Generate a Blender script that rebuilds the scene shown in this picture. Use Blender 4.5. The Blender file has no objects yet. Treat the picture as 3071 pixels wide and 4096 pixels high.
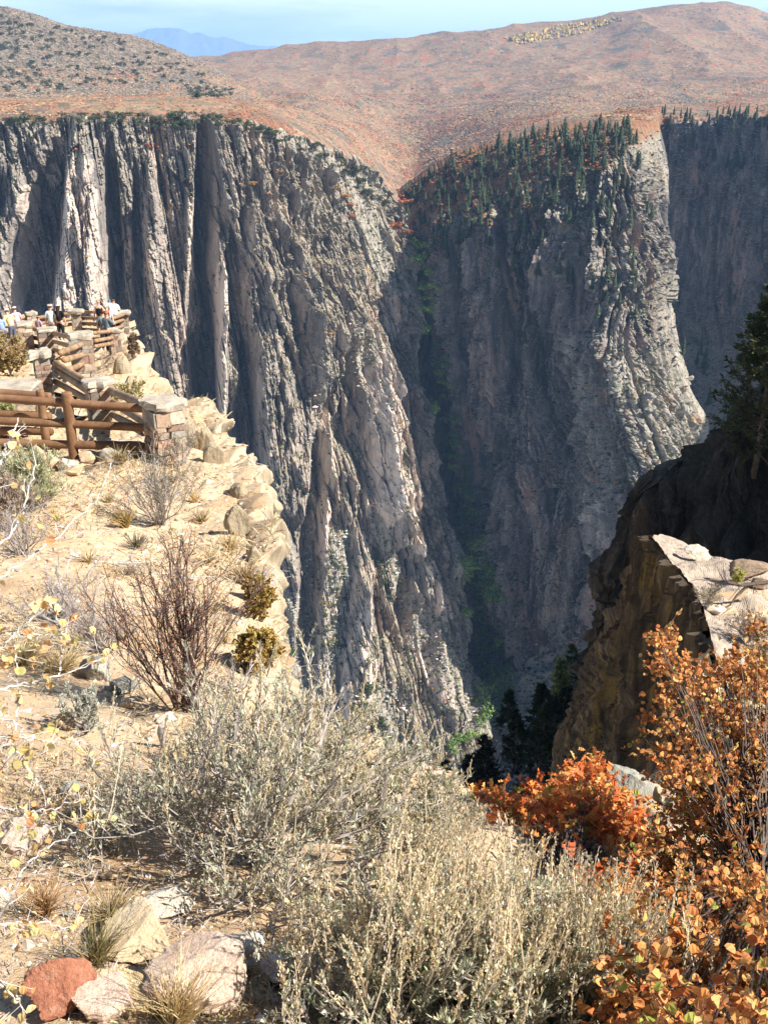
import bpy, math, random
import numpy as np
from math import radians, sin, cos, pi

sc = bpy.context.scene
COL = sc.collection
random.seed(7)
RNG = np.random.default_rng(7)

# ---------------------------------------------------------------- camera, light, sky
PITCH = radians(22.7)
FPX, W2, H2 = 983.0, 383.5, 512.0
cd = bpy.data.cameras.new('camera')
cam = bpy.data.objects.new('camera', cd)
COL.objects.link(cam)
cam.location = (0, 0, 0)
cam.rotation_euler = (pi / 2 - PITCH, 0, 0)
cd.sensor_fit = 'VERTICAL'
cd.angle = 2 * math.atan(512.0 / FPX)
cd.clip_start = 0.05
cd.clip_end = 80000
sc.camera = cam

SUN_AZ, SUN_EL = 108.0, 41.0          # degrees right of the view direction, above the horizon
sd = Vs = np.array([sin(radians(SUN_AZ)) * cos(radians(SUN_EL)), cos(radians(SUN_AZ)) * cos(radians(SUN_EL)), sin(radians(SUN_EL))])
ld = bpy.data.lights.new('sun', 'SUN')
ld.energy = 5.0
ld.angle = radians(0.53)
ld.color = (1.0, 0.95, 0.87)
sun = bpy.data.objects.new('sun', ld)
COL.objects.link(sun)
import mathutils
sun.rotation_euler = mathutils.Vector(sd).to_track_quat('Z', 'Y').to_euler()
sun.location = (200, -50, 200)

wd = bpy.data.worlds.new('World')
sc.world = wd
wd.use_nodes = True
wn = wd.node_tree
wn.nodes.clear()
def wnode(t, **k):
    n = wn.nodes.new(t)
    for a, b in k.items():
        setattr(n, a, b)
    return n
sky = wnode('ShaderNodeTexSky', sky_type='NISHITA', sun_disc=False, sun_elevation=radians(SUN_EL), sun_rotation=radians(SUN_AZ), altitude=2400.0, air_density=1.0, dust_density=1.2, ozone_density=1.0)
tc = wnode('ShaderNodeTexCoord')
mp = wnode('ShaderNodeMapping')
mp.inputs['Scale'].default_value = (2.2, 2.2, 16.0)
cn = wnode('ShaderNodeTexNoise')
cn.inputs['Scale'].default_value = 2.0
cn.inputs['Detail'].default_value = 6
cn.inputs['Roughness'].default_value = 0.6
cr = wnode('ShaderNodeValToRGB')
cr.color_ramp.elements[0].position = 0.22
cr.color_ramp.elements[0].color = (0, 0, 0, 1)
cr.color_ramp.elements[1].position = 0.58
cr.color_ramp.elements[1].color = (0.97, 0.97, 0.97, 1)
mx = wnode('ShaderNodeMix', data_type='RGBA')
mx.inputs[7].default_value = (15.0, 15.7, 16.2, 1)
bg = wnode('ShaderNodeBackground')
bg.inputs['Strength'].default_value = 0.05
wo = wnode('ShaderNodeOutputWorld')
L = wn.links.new
L(tc.outputs['Generated'], mp.inputs['Vector'])
L(mp.outputs[0], cn.inputs['Vector'])
L(cn.outputs['Fac'], cr.inputs[0])
sx = wnode('ShaderNodeSeparateXYZ'); L(tc.outputs['Generated'], sx.inputs[0])
low = wnode('ShaderNodeMapRange'); L(sx.outputs[2], low.inputs[0])
low.inputs[1].default_value = 0.10; low.inputs[2].default_value = 0.22; low.inputs[3].default_value = 1.0; low.inputs[4].default_value = 0.0
mu = wnode('ShaderNodeMath', operation='MULTIPLY'); L(cr.outputs[0], mu.inputs[0]); L(low.outputs[0], mu.inputs[1])
L(mu.outputs[0], mx.inputs[0])
L(sky.outputs[0], mx.inputs[6])
L(mx.outputs[2], bg.inputs['Color'])
L(bg.outputs[0], wo.inputs['Surface'])

sc.view_settings.view_transform = 'Standard'
sc.view_settings.look = 'None'
sc.view_settings.gamma = 1.0
sc.view_settings.exposure = 1.2
sc.render.engine = 'CYCLES'
sc.cycles.max_bounces = 5
sc.cycles.diffuse_bounces = 2
sc.cycles.transparent_max_bounces = 4
sc.cycles.volume_bounces = 0

# ---------------------------------------------------------------- maths helpers
CP, SP = cos(PITCH), sin(PITCH)
def unproj(u, v, y):
    """point of the world seen at render pixel (u, v) whose distance ahead of the viewer is y"""
    a = (u - W2) / FPX; b = (H2 - v) / FPX
    dy = CP + b * SP; dz = -SP + b * CP
    k = y / dy
    return np.array([a * k, y + 0 * a, dz * k]) if np.isscalar(u) else np.stack([a * k, y + 0 * a, dz * k], -1)
def proj(P):
    P = np.asarray(P, float)
    d = P[..., 1] * CP - P[..., 2] * SP
    return W2 + FPX * P[..., 0] / d, H2 - FPX * (P[..., 1] * SP + P[..., 2] * CP) / d, d

def hsh(*a, seed=0):
    h = np.full(np.shape(a[0]), (seed * 374761393 + 668265263) & 0xffffffff, dtype=np.uint64)
    for k, x in enumerate(a):
        h = (h ^ (x.astype(np.int64).astype(np.uint64) * np.uint64([2654435761, 2246822519, 3266489917][k]))) & np.uint64(0xffffffff)
        h = (h ^ (h >> np.uint64(15))) * np.uint64(2246822519) & np.uint64(0xffffffff)
        h = (h ^ (h >> np.uint64(13))) * np.uint64(3266489917) & np.uint64(0xffffffff)
        h = h ^ (h >> np.uint64(16))
    return (h & np.uint64(0xffffff)).astype(float) / 16777216.0
def vn2(x, y, seed=0):
    xi, yi = np.floor(x), np.floor(y)
    fx, fy = x - xi, y - yi
    fx = fx * fx * fx * (fx * (fx * 6 - 15) + 10); fy = fy * fy * fy * (fy * (fy * 6 - 15) + 10)
    a = hsh(xi, yi, seed=seed); b = hsh(xi + 1, yi, seed=seed); c = hsh(xi, yi + 1, seed=seed); d = hsh(xi + 1, yi + 1, seed=seed)
    return (a * (1 - fx) + b * fx) * (1 - fy) + (c * (1 - fx) + d * fx) * fy - 0.5
def vn3(x, y, z, seed=0):
    zi = np.floor(z); f = z - zi; f = f * f * (3 - 2 * f)
    # two hashed layers blended along z
    sx = hsh(zi, seed=seed + 77) * 311.0; tx = hsh(zi + 1, seed=seed + 77) * 311.0
    return vn2(x + sx, y - sx, seed) * (1 - f) + vn2(x + tx, y - tx, seed) * f
def fbm2(x, y, o=4, seed=0, g=0.5):
    r = 0; a = 1.0
    for k in range(o):
        r = r + a * vn2(x, y, seed + k); x = x * 2.03 + 17.3; y = y * 2.03 - 9.1; a *= g
    return r
def fbm3(x, y, z, o=4, seed=0, g=0.5):
    r = 0; a = 1.0
    for k in range(o):
        r = r + a * vn3(x, y, z, seed + 5 * k); x = x * 2.03 + 17.3; y = y * 2.03 - 9.1; z = z * 2.03 + 3.7; a *= g
    return r
def blocks(s, z, cw, ch, seed):
    """jointed columns: piecewise constant offsets per column and block, with rounded fronts; about -1..1"""
    sw = s / cw + 0.5 * vn2(s / cw * 0.45, z / ch * 0.6, seed + 3)
    ci = np.floor(sw); fr = sw - ci
    zz = z / ch + hsh(ci, seed=seed + 1) * 13 + (fr - 0.5) * (hsh(ci, seed=seed + 2) - 0.5) * 1.2
    zi = np.floor(zz); fz = zz - zi
    h = hsh(ci, zi, seed=seed)
    rnd = 1 - np.abs(2 * fr - 1) ** 3
    return (h * 2 - 1) + 0.45 * (rnd - 0.6) - 0.35 * (fz - 0.5)

def pch(t, X, Y):
    """monotone cubic through (X, Y) at t (1-D), columns of Y independent"""
    X = np.asarray(X, float); Y = np.asarray(Y, float)
    n = len(X)
    if n == 2:
        f = ((t - X[0]) / (X[1] - X[0]))[:, None]
        return Y[0] * (1 - f) + Y[1] * f
    h = np.diff(X)[:, None]; d = np.diff(Y, axis=0) / h
    m = np.zeros_like(Y)
    m[0], m[-1] = d[0], d[-1]
    ok = d[:-1] * d[1:] > 0
    w1 = 2 * h[1:] + h[:-1]; w2 = h[1:] + 2 * h[:-1]
    with np.errstate(divide='ignore', invalid='ignore'):
        hm = (w1 + w2) / (w1 / d[:-1] + w2 / d[1:])
    m[1:-1] = np.where(ok, hm, 0)
    i = np.clip(np.searchsorted(X, t, side='right') - 1, 0, n - 2)
    hh = h[i]; f = ((t - X[i])[:, None]) / hh
    return (2 * f**3 - 3 * f**2 + 1) * Y[i] + (f**3 - 2 * f**2 + f) * hh * m[i] + (-2 * f**3 + 3 * f**2) * Y[i + 1] + (f**3 - f**2) * hh * m[i + 1]

def sheet(rows, nu, nv, uni=False):
    """smooth grid (nv, nu, 3) through rows of picture points with their distances: (u, v, y)"""
    R = []
    tt = np.linspace(0, 1, nu)
    for r in rows:
        a = np.array(r, float)
        p = unproj(a[:, 0], a[:, 1], a[:, 2])
        if uni:
            X = np.linspace(0, 1, len(a))
        else:
            l = np.hypot(np.diff(a[:, 0]), np.diff(a[:, 1])) + 4
            X = np.concatenate([[0], np.cumsum(l)]); X /= X[-1]
        R.append(pch(tt, X, p))
    R = np.array(R)                                   # (rows, nu, 3)
    mid = R[:, nu // 2]
    q = np.array([[*proj(m)[:2]] for m in R.mean(1)])
    l = np.hypot(*np.diff(q, axis=0).T) + 8
    X = np.concatenate([[0], np.cumsum(l)]); X /= X[-1]
    out = pch(np.linspace(0, 1, nv), X, R.reshape(len(rows), -1)).reshape(nv, nu, 3)
    return out
def gnormal(P):
    du = np.gradient(P, axis=1); dv = np.gradient(P, axis=0)
    n = np.cross(du, dv)
    n /= np.linalg.norm(n, axis=-1, keepdims=True) + 1e-12
    return n

def mesh_obj(name, V, F, mats, parent=None, smooth=False, mi=None, col=None, link=True):
    """ONE mesh object; F is an (n,3) or (n,4) array or a list of such arrays"""
    V = np.asarray(V, np.float32).reshape(-1, 3)
    Fs = [np.asarray(f, np.int32) for f in (F if isinstance(F, list) else [F])]
    Fs = [f for f in Fs if len(f)]
    me = bpy.data.meshes.new(name)
    me.vertices.add(len(V)); me.vertices.foreach_set('co', V.ravel())
    idx = np.concatenate([f.ravel() for f in Fs]); tot = np.concatenate([np.full(len(f), f.shape[1], np.int32) for f in Fs])
    st = np.concatenate([[0], np.cumsum(tot)[:-1]]).astype(np.int32)
    me.loops.add(len(idx)); me.loops.foreach_set('vertex_index', idx)
    me.polygons.add(len(tot)); me.polygons.foreach_set('loop_start', st); me.polygons.foreach_set('loop_total', tot)
    me.polygons.foreach_set('use_smooth', np.full(len(tot), bool(smooth)))
    for m in (mats if isinstance(mats, (list, tuple)) else [mats]):
        me.materials.append(m)
    if mi is not None:
        me.polygons.foreach_set('material_index', np.asarray(mi, np.int32))
    if col is not None:
        ca = me.color_attributes.new('tint', 'FLOAT_COLOR', 'POINT')
        c4 = np.ones((len(V), 4), np.float32); c4[:, :3] = col
        ca.data.foreach_set('color', c4.ravel())
    me.update(calc_edges=True)
    if not link:
        return me
    o = bpy.data.objects.new(name, me)
    COL.objects.link(o)
    if parent is not None:
        o.parent = parent
    return o
def gridF(nv, nu, flip=False):
    i = np.arange((nv - 1) * nu).reshape(nv - 1, nu)[:, :-1].ravel()
    f = np.stack([i, i + nu, i + nu + 1, i + 1], -1)
    return f[:, ::-1] if flip else f
def grid_obj(name, P, mat, flip=False, smooth=False, **k):
    nv, nu = P.shape[:2]
    return mesh_obj(name, P, gridF(nv, nu, flip), mat, smooth=smooth, **k)
def tag(o, label=None, cat=None, group=None, kind=None):
    if label: o['label'] = label
    if cat: o['category'] = cat
    if group: o['group'] = group
    if kind: o['kind'] = kind
    return o
def empty(name, loc, rz=0.0):
    o = bpy.data.objects.new(name, None)
    COL.objects.link(o)
    o.location = [float(c) for c in loc]; o.rotation_euler = (0, 0, rz)
    o.empty_display_size = 0.1
    return o

# ---------------------------------------------------------------- materials
class NT:
    def __init__(s, name):
        s.m = bpy.data.materials.new(name); s.m.use_nodes = True
        s.t = s.m.node_tree; s.b = s.t.nodes['Principled BSDF']
        s.b.inputs['Roughness'].default_value = 0.9
        s.b.inputs['Specular IOR Level'].default_value = 0.15
        g = s.n('ShaderNodeNewGeometry'); s.geo = g
        s.pos = g.outputs['Position']
    def n(s, t, **k):
        x = s.t.nodes.new(t)
        for a, b in k.items():
            setattr(x, a, b)
        return x
    def l(s, a, b):
        s.t.links.new(a, b)
    def noise(s, scale, detail=4, rough=0.55, stretch=(1, 1, 1), dist=0.0, src=None, out='Fac'):
        m = s.n('ShaderNodeMapping'); m.inputs['Scale'].default_value = stretch
        s.l(src or s.pos, m.inputs['Vector'])
        x = s.n('ShaderNodeTexNoise'); x.inputs['Scale'].default_value = scale; x.inputs['Detail'].default_value = detail
        x.inputs['Roughness'].default_value = rough; x.inputs['Distortion'].default_value = dist
        s.l(m.outputs[0], x.inputs['Vector'])
        return x.outputs[out]
    def voro(s, scale, stretch=(1, 1, 1), feature='F1', out='Distance', src=None):
        m = s.n('ShaderNodeMapping'); m.inputs['Scale'].default_value = stretch
        s.l(src or s.pos, m.inputs['Vector'])
        x = s.n('ShaderNodeTexVoronoi', feature=feature); x.inputs['Scale'].default_value = scale
        s.l(m.outputs[0], x.inputs['Vector'])
        return x.outputs[out]
    def ramp(s, f, stops, interp='LINEAR'):
        r = s.n('ShaderNodeValToRGB'); r.color_ramp.interpolation = interp
        e = r.color_ramp.elements
        while len(e) < len(stops): e.new(0.5)
        for q, (p, c) in zip(e, stops):
            q.position = p
            q.color = (c, c, c, 1) if np.isscalar(c) else (*c, 1)
        s.l(f, r.inputs[0])
        return r.outputs[0]
    def mix(s, f, a, b, mode='MIX'):
        x = s.n('ShaderNodeMix', data_type='RGBA', blend_type=mode)
        for sock, val in ((0, f), (6, a), (7, b)):
            if isinstance(val, (int, float)): x.inputs[sock].default_value = val if sock == 0 else (val, val, val, 1)
            elif isinstance(val, tuple): x.inputs[sock].default_value = (*val, 1)
            else: s.l(val, x.inputs[sock])
        return x.outputs[2]
    def math(s, op, a, b=0.0):
        x = s.n('ShaderNodeMath', operation=op)
        for i, val in enumerate((a, b)):
            if isinstance(val, (int, float)): x.inputs[i].default_value = val
            else: s.l(val, x.inputs[i])
        return x.outputs[0]
    def nz(s):
        x = s.n('ShaderNodeSeparateXYZ'); s.l(s.geo.outputs['Normal'], x.inputs[0]); return x.outputs[2]
    def objrand(s):
        return s.n('ShaderNodeObjectInfo').outputs['Random']
    def tint(s):
        a = s.n('ShaderNodeVertexColor'); a.layer_name = 'tint'; return a.outputs[0]
    def bump(s, f, strength=0.5, dist=0.05):
        b = s.n('ShaderNodeBump'); b.inputs['Strength'].default_value = strength; b.inputs['Distance'].default_value = dist
        s.l(f, b.inputs['Height']); s.l(b.outputs[0], s.b.inputs['Normal'])
    def done(s, c, rough=None):
        if isinstance(c, tuple): s.b.inputs['Base Color'].default_value = (*c, 1)
        else: s.l(c, s.b.inputs['Base Color'])
        if rough is not None: s.b.inputs['Roughness'].default_value = rough
        return s.m

def rock_mat(name, dark, mid, pale, pink, flat, flat2, sc_=1.0, flat_from=0.45, bands=0.5, green=None, cover=False, vs=0.22):
    t = NT(name)
    a = t.noise(0.05 * sc_, 6, 0.65, (1, 1, vs), 0.4)
    c = t.ramp(a, [(0.34, dark), (0.52, mid), (0.70, pale)])
    b = t.noise(0.025 * sc_, 5, 0.6, (1, 1, vs * 0.7), 0.8)
    c = t.mix(t.ramp(b, [(0.55, 0.0), (0.66, bands)]), c, pink)
    f = t.noise(0.6 * sc_, 4, 0.7, (1, 1, 0.35))
    c = t.mix(1.0, c, t.ramp(f, [(0.3, 0.6), (0.7, 1.25)]), 'MULTIPLY')
    fl = t.mix(t.ramp(t.noise(0.12 * sc_, 5, 0.7), [(0.42, 0.0), (0.58, 1.0)]), flat, flat2)
    if green:
        fl = t.mix(t.ramp(t.noise(0.35 * sc_, 4, 0.7), [(0.52, 0.0), (0.60, 0.9)]), fl, green)
    nz = t.math('ADD', t.nz(), t.math('MULTIPLY', t.math('SUBTRACT', t.noise(0.2 * sc_, 3), 0.5), 0.5))
    c = t.mix(t.ramp(nz, [(flat_from, 0.0), (flat_from + 0.2, 1.0)]), c, fl)
    if cover:
        sp = t.n('ShaderNodeSeparateColor'); t.l(t.tint(), sp.inputs[0])
        jit = t.math('MULTIPLY', t.math('SUBTRACT', t.noise(0.05, 5, 0.7), 0.5), 0.9)
        g = t.ramp(t.noise(0.045, 6, 0.8), [(0.34, (0.10, 0.09, 0.065)), (0.46, (0.22, 0.125, 0.075)), (0.53, (0.32, 0.15, 0.08)), (0.60, (0.17, 0.14, 0.09)), (0.70, (0.36, 0.31, 0.25))])
        c = t.mix(t.ramp(t.math('ADD', sp.outputs[0], jit), [(0.42, 0.0), (0.62, 1.0)]), c, g)
        pl = t.ramp(t.noise(0.07, 6, 0.7, (1, 1, 0.35), 0.5), [(0.36, (0.30, 0.25, 0.21)), (0.5, (0.55, 0.45, 0.37)), (0.66, (0.66, 0.56, 0.47)), (0.74, (0.50, 0.30, 0.20))])
        c = t.mix(t.ramp(t.math('ADD', sp.outputs[1], jit), [(0.42, 0.0), (0.60, 0.9)]), c, pl)
        ta = t.ramp(t.noise(0.22, 6, 0.85), [(0.36, (0.13, 0.12, 0.10)), (0.5, (0.30, 0.265, 0.215)), (0.62, (0.42, 0.37, 0.30))])
        ta = t.mix(t.ramp(t.noise(0.16, 5, 0.8), [(0.54, 0.0), (0.60, 0.85)]), ta, (0.085, 0.095, 0.05))
        ta = t.mix(t.ramp(t.noise(0.05, 5, 0.8), [(0.58, 0.0), (0.64, 0.8)]), ta, (0.33, 0.20, 0.10))
        c = t.mix(t.ramp(t.math('ADD', sp.outputs[2], jit), [(0.42, 0.0), (0.60, 0.95)]), c, ta)
    return t.done(c, 0.92)

M = {}
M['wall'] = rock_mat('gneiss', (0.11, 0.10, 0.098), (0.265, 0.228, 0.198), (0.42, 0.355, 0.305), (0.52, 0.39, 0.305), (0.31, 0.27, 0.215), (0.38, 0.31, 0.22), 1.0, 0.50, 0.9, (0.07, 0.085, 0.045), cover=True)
M['wall_shade'] = rock_mat('shade_toned_gneiss', (0.03, 0.03, 0.034), (0.125, 0.112, 0.108), (0.34, 0.295, 0.265), (0.36, 0.22, 0.165), (0.27, 0.245, 0.205), (0.34, 0.28, 0.21), 1.5, 0.50, 0.9, (0.06, 0.075, 0.042), cover=True, vs=0.10)  # gneiss with the shade of its walls darkened into the colours
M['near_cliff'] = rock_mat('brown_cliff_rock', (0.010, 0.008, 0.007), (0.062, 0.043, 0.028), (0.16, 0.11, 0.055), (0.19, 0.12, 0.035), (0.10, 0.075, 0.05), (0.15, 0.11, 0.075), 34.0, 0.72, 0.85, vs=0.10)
M['gully'] = rock_mat('shade_toned_gully_rock', (0.03, 0.03, 0.032), (0.07, 0.066, 0.064), (0.14, 0.13, 0.12), (0.16, 0.12, 0.10), (0.09, 0.085, 0.075), (0.13, 0.115, 0.09), 1.5, 0.55, 0.4, (0.03, 0.036, 0.02))  # the gully's deep shade is darkened into these rock colours
M['cliff_shade'] = rock_mat('shade_toned_cliff_rock', (0.018, 0.017, 0.017), (0.045, 0.038, 0.032), (0.10, 0.078, 0.058), (0.14, 0.095, 0.06), (0.04, 0.042, 0.03), (0.075, 0.062, 0.048), 18.0, 0.6, 0.6, vs=0.14)  # near-black tones hold the cliff's shade in the rock colour

def scrub_mat(name, grey=0.0):
    t = NT(name)
    a = t.noise(0.011, 6, 0.72, (1, 0.55, 1), 0.3)
    base = t.ramp(a, [(0.36, (0.14, 0.135, 0.11)), (0.44, (0.25, 0.155, 0.10)), (0.50, (0.38, 0.20, 0.115)), (0.56, (0.24, 0.205, 0.12)), (0.63, (0.42, 0.15, 0.085))])
    b = t.noise(0.09, 5, 0.75, (1, 0.6, 1))
    base = t.mix(t.ramp(b, [(0.44, 0.0), (0.62, 0.75)]), base, (0.085, 0.085, 0.065))
    base = t.mix(t.ramp(t.noise(0.05, 5, 0.8, (1, 0.7, 1)), [(0.56, 0.0), (0.66, 0.65)]), base, (0.42, 0.34, 0.24))
    if grey:
        g = t.ramp(t.noise(0.04, 6, 0.8), [(0.38, (0.11, 0.09, 0.065)), (0.52, (0.20, 0.155, 0.115)), (0.66, (0.36, 0.29, 0.23))])
        h = t.n('ShaderNodeSeparateXYZ'); t.l(t.pos, h.inputs[0])
        f = t.math('ADD', t.math('MULTIPLY', h.outputs[2], 0.012), t.math('MULTIPLY', t.math('SUBTRACT', t.noise(0.006, 4), 0.5), 1.6))
        base = t.mix(t.ramp(f, [(0.45, 0.0), (1.0, grey)]), base, g)
    return t.done(base, 0.95)
M['scrub'] = scrub_mat('scrub_oak_ground')
M['hill'] = scrub_mat('dry_hill_ground', 0.9)
def simple(name, c, rough=0.9, var=0.0):
    t = NT(name)
    col = c
    if var:
        col = t.mix(1.0, c, t.ramp(t.objrand(), [(0, 1 - var), (1, 1 + var)]), 'MULTIPLY')
    return t.done(col, rough)
M['blue'] = simple('far_mountain_rock', (0.16, 0.17, 0.19))
def tinted(name, rough=0.85, trans=0.0):
    t = NT(name)
    c = t.mix(1.0, t.tint(), t.ramp(t.objrand(), [(0, 0.75), (1, 1.25)]), 'MULTIPLY')
    m = t.done(c, rough)
    if trans:
        d = t.n('ShaderNodeBsdfTranslucent'); t.l(c, d.inputs[0])
        ms = t.n('ShaderNodeMixShader'); ms.inputs[0].default_value = trans
        o = [x for x in t.t.nodes if x.type == 'OUTPUT_MATERIAL'][0]
        t.l(t.b.outputs[0], ms.inputs[1]); t.l(d.outputs[0], ms.inputs[2]); t.l(ms.outputs[0], o.inputs['Surface'])
    return m
M['tinted'] = tinted('plant_matter')
M['leaf'] = tinted('thin_leaf', 0.6, 0.35)
# ---------------------------------------------------------------- far country
def far_sheet(name, rows, nu, nv, mat, bump, seed, kind='structure'):
    P = sheet(rows, nu, nv)
    x, y = P[..., 0], P[..., 1]
    k = np.clip(y / 1500, 0.5, 4)
    d = bump * (fbm2(x / 260, y / 380, 4, seed, 0.5) * 22 + k * 1.1 * fbm2(x / 9, y / 16, 3, seed + 30, 0.8) * np.clip(k, 1, 3) * 0.6 * np.clip(2.6 - k, 0.12, 1)) + bump * np.clip(k - 0.6, 0, 1.5) * 16 * (0.5 - 2 * np.abs(vn2(x / 420 + 0.3 * vn2(x / 150, y / 150, seed + 8), y / 900, seed + 7))) + bump * np.clip(k - 0.6, 0, 1.5) * 5 * (0.5 - 2 * np.abs(vn2(x / 130, y / 330, seed + 9)))
    fade = np.clip(np.arange(P.shape[0]) / 12.0, 0, 1)[:, None]
    P[..., 2] += d * fade
    o = grid_obj(name, P, mat, flip=True)
    tag(o, kind=kind)
    return P

# plateau and the big hill on the right, from the rim to the crest
PLAT = far_sheet('plateau', [
    [(-60, 127, 868), (60, 125, 882), (194, 123, 900), (240, 126, 930), (277, 136, 962), (324, 151, 1015), (345, 168, 1150), (365, 190, 1400), (395, 225, 1600), (410, 210, 1620), (440, 190, 1500), (520, 140, 1200), (580, 128, 1000), (652, 126, 962), (660, 130, 1345), (720, 128, 1275), (767, 125, 1235), (830, 122, 1180)],
    [(-60, 117, 960), (60, 115, 980), (194, 114, 1020), (277, 122, 1150), (330, 137, 1350), (365, 158, 1700), (395, 178, 1950), (410, 178, 2000), (440, 165, 1900), (520, 128, 1600), (580, 117, 1350), (654, 115, 1300), (720, 112, 1450), (830, 107, 1400)],
    [(-60, 104, 1400), (60, 102, 1500), (194, 104, 1700), (277, 110, 1900), (330, 119, 2100), (365, 131, 2350), (395, 140, 2500), (415, 139, 2550), (450, 132, 2500), (520, 116, 2300), (580, 108, 2200), (654, 106, 2200), (720, 104, 2200), (830, 99, 2200)],
    [(-60, 90, 2300), (60, 90, 2400), (194, 92, 2700), (277, 96, 2900), (330, 100, 3000), (365, 104, 3100), (395, 106, 3200), (420, 104, 3250), (460, 99, 3250), (520, 93, 3200), (580, 88, 3200), (654, 84, 3200), (720, 80, 3200), (830, 78, 3200)],
    [(-60, 75, 3600), (60, 75, 3700), (194, 76, 3900), (277, 77, 4000), (330, 78, 4000), (365, 77, 4000), (395, 76, 4000), (420, 74, 4000), (460, 70, 4000), (520, 64, 4000), (580, 57, 4000), (654, 48, 4000), (720, 45, 4000), (830, 50, 4000)],
    [(-60, 63, 5200), (60, 62, 5200), (194, 57, 5200), (260, 51, 5200), (320, 44, 5200), (365, 41, 5200), (400, 39.5, 5200), (440, 37.5, 5200), (500, 31, 5200), (545, 25, 5200), (600, 18, 5200), (680, 8, 5200), (722, 3.5, 5200), (745, 7, 5200), (767, 16.5, 5200), (830, 34, 5200)],
    [(-60, 90, 6500), (60, 90, 6500), (194, 90, 6500), (320, 80, 6500), (440, 75, 6500), (545, 65, 6500), (680, 50, 6500), (767, 60, 6500), (830, 80, 6500)],
], 900, 520, M['scrub'], 1.0, 11)
HILL = far_sheet('hill', [
    [(-60, 108, 1300), (60, 106, 1400), (150, 105, 1550), (230, 112, 1800), (290, 118, 2000)],
    [(-60, 90, 1700), (60, 88, 1800), (150, 89, 1900), (230, 96, 2100), (290, 112, 2300)],
    [(-60, 50, 2150), (60, 56, 2150), (150, 66, 2200), (215, 82, 2250), (270, 103, 2350)],
    [(-60, 10, 2500), (0, 7, 2500), (30, 14, 2500), (62, 22, 2500), (100, 30, 2500), (130, 35, 2500), (160, 45, 2500), (200, 60, 2500), (232, 80, 2500), (262, 100, 2500)],
    [(-60, 40, 2900), (0, 40, 2900), (62, 50, 2900), (130, 65, 2900), (200, 85, 2900), (262, 120, 2900)],
], 420, 300, M['hill'], 0.8, 31)
P = sheet([
    [(60, 60, 28000), (150, 62, 28000), (220, 62, 28000), (330, 62, 28000)],
    [(60, 40, 30000), (140, 33, 30000), (148, 30.5, 30000), (165, 31.5, 30000), (180, 33, 30000), (190, 37, 30000), (200, 36.5, 30000), (215, 41, 30000), (224, 41.5, 30000), (240, 45.5, 30000), (262, 50, 30000), (330, 58, 30000)],
    [(60, 70, 33000), (150, 70, 33000), (220, 70, 33000), (330, 70, 33000)]], 160, 60)
P[..., 2] += fbm2(P[..., 0] / 1100, P[..., 1] / 1100, 5, 5) * 300 * np.sin(np.linspace(0, pi, 60))[:, None] ** 0.5
tag(grid_obj('mountain', P, M['blue'], flip=True), kind='structure')

# ---------------------------------------------------------------- canyon walls
def strokes(u, v, L):
    """broad ribs (+) and gullies (-): polylines in the picture with half width and depth in metres"""
    d = np.zeros_like(u)
    for pts, w, amp in L:
        p = np.array(pts, float)
        n = len(p) - 1
        best = np.full(u.shape, 1e9); T = np.zeros_like(u)
        for k, (a, b) in enumerate(zip(p[:-1], p[1:])):
            ab = b - a
            t = np.clip(((u - a[0]) * ab[0] + (v - a[1]) * ab[1]) / (ab @ ab), 0, 1)
            r = np.hypot(u - a[0] - t * ab[0], v - a[1] - t * ab[1])
            T = np.where(r < best, (k + t) / n, T); best = np.minimum(best, r)
        q = np.clip(1 - best / (w * (0.45 + 0.55 * np.clip(T / 0.5, 0, 1))), 0, 1)
        d += amp * np.minimum(1, q * 1.7) ** 0.8 * np.clip(0.25 + T * 3, 0, 1) * np.clip((1 - T) * 5, 0, 1)
    return d
def ridge(x, y, seed):
    return 1 - 4 * np.abs(vn2(x, y, seed))
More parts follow.
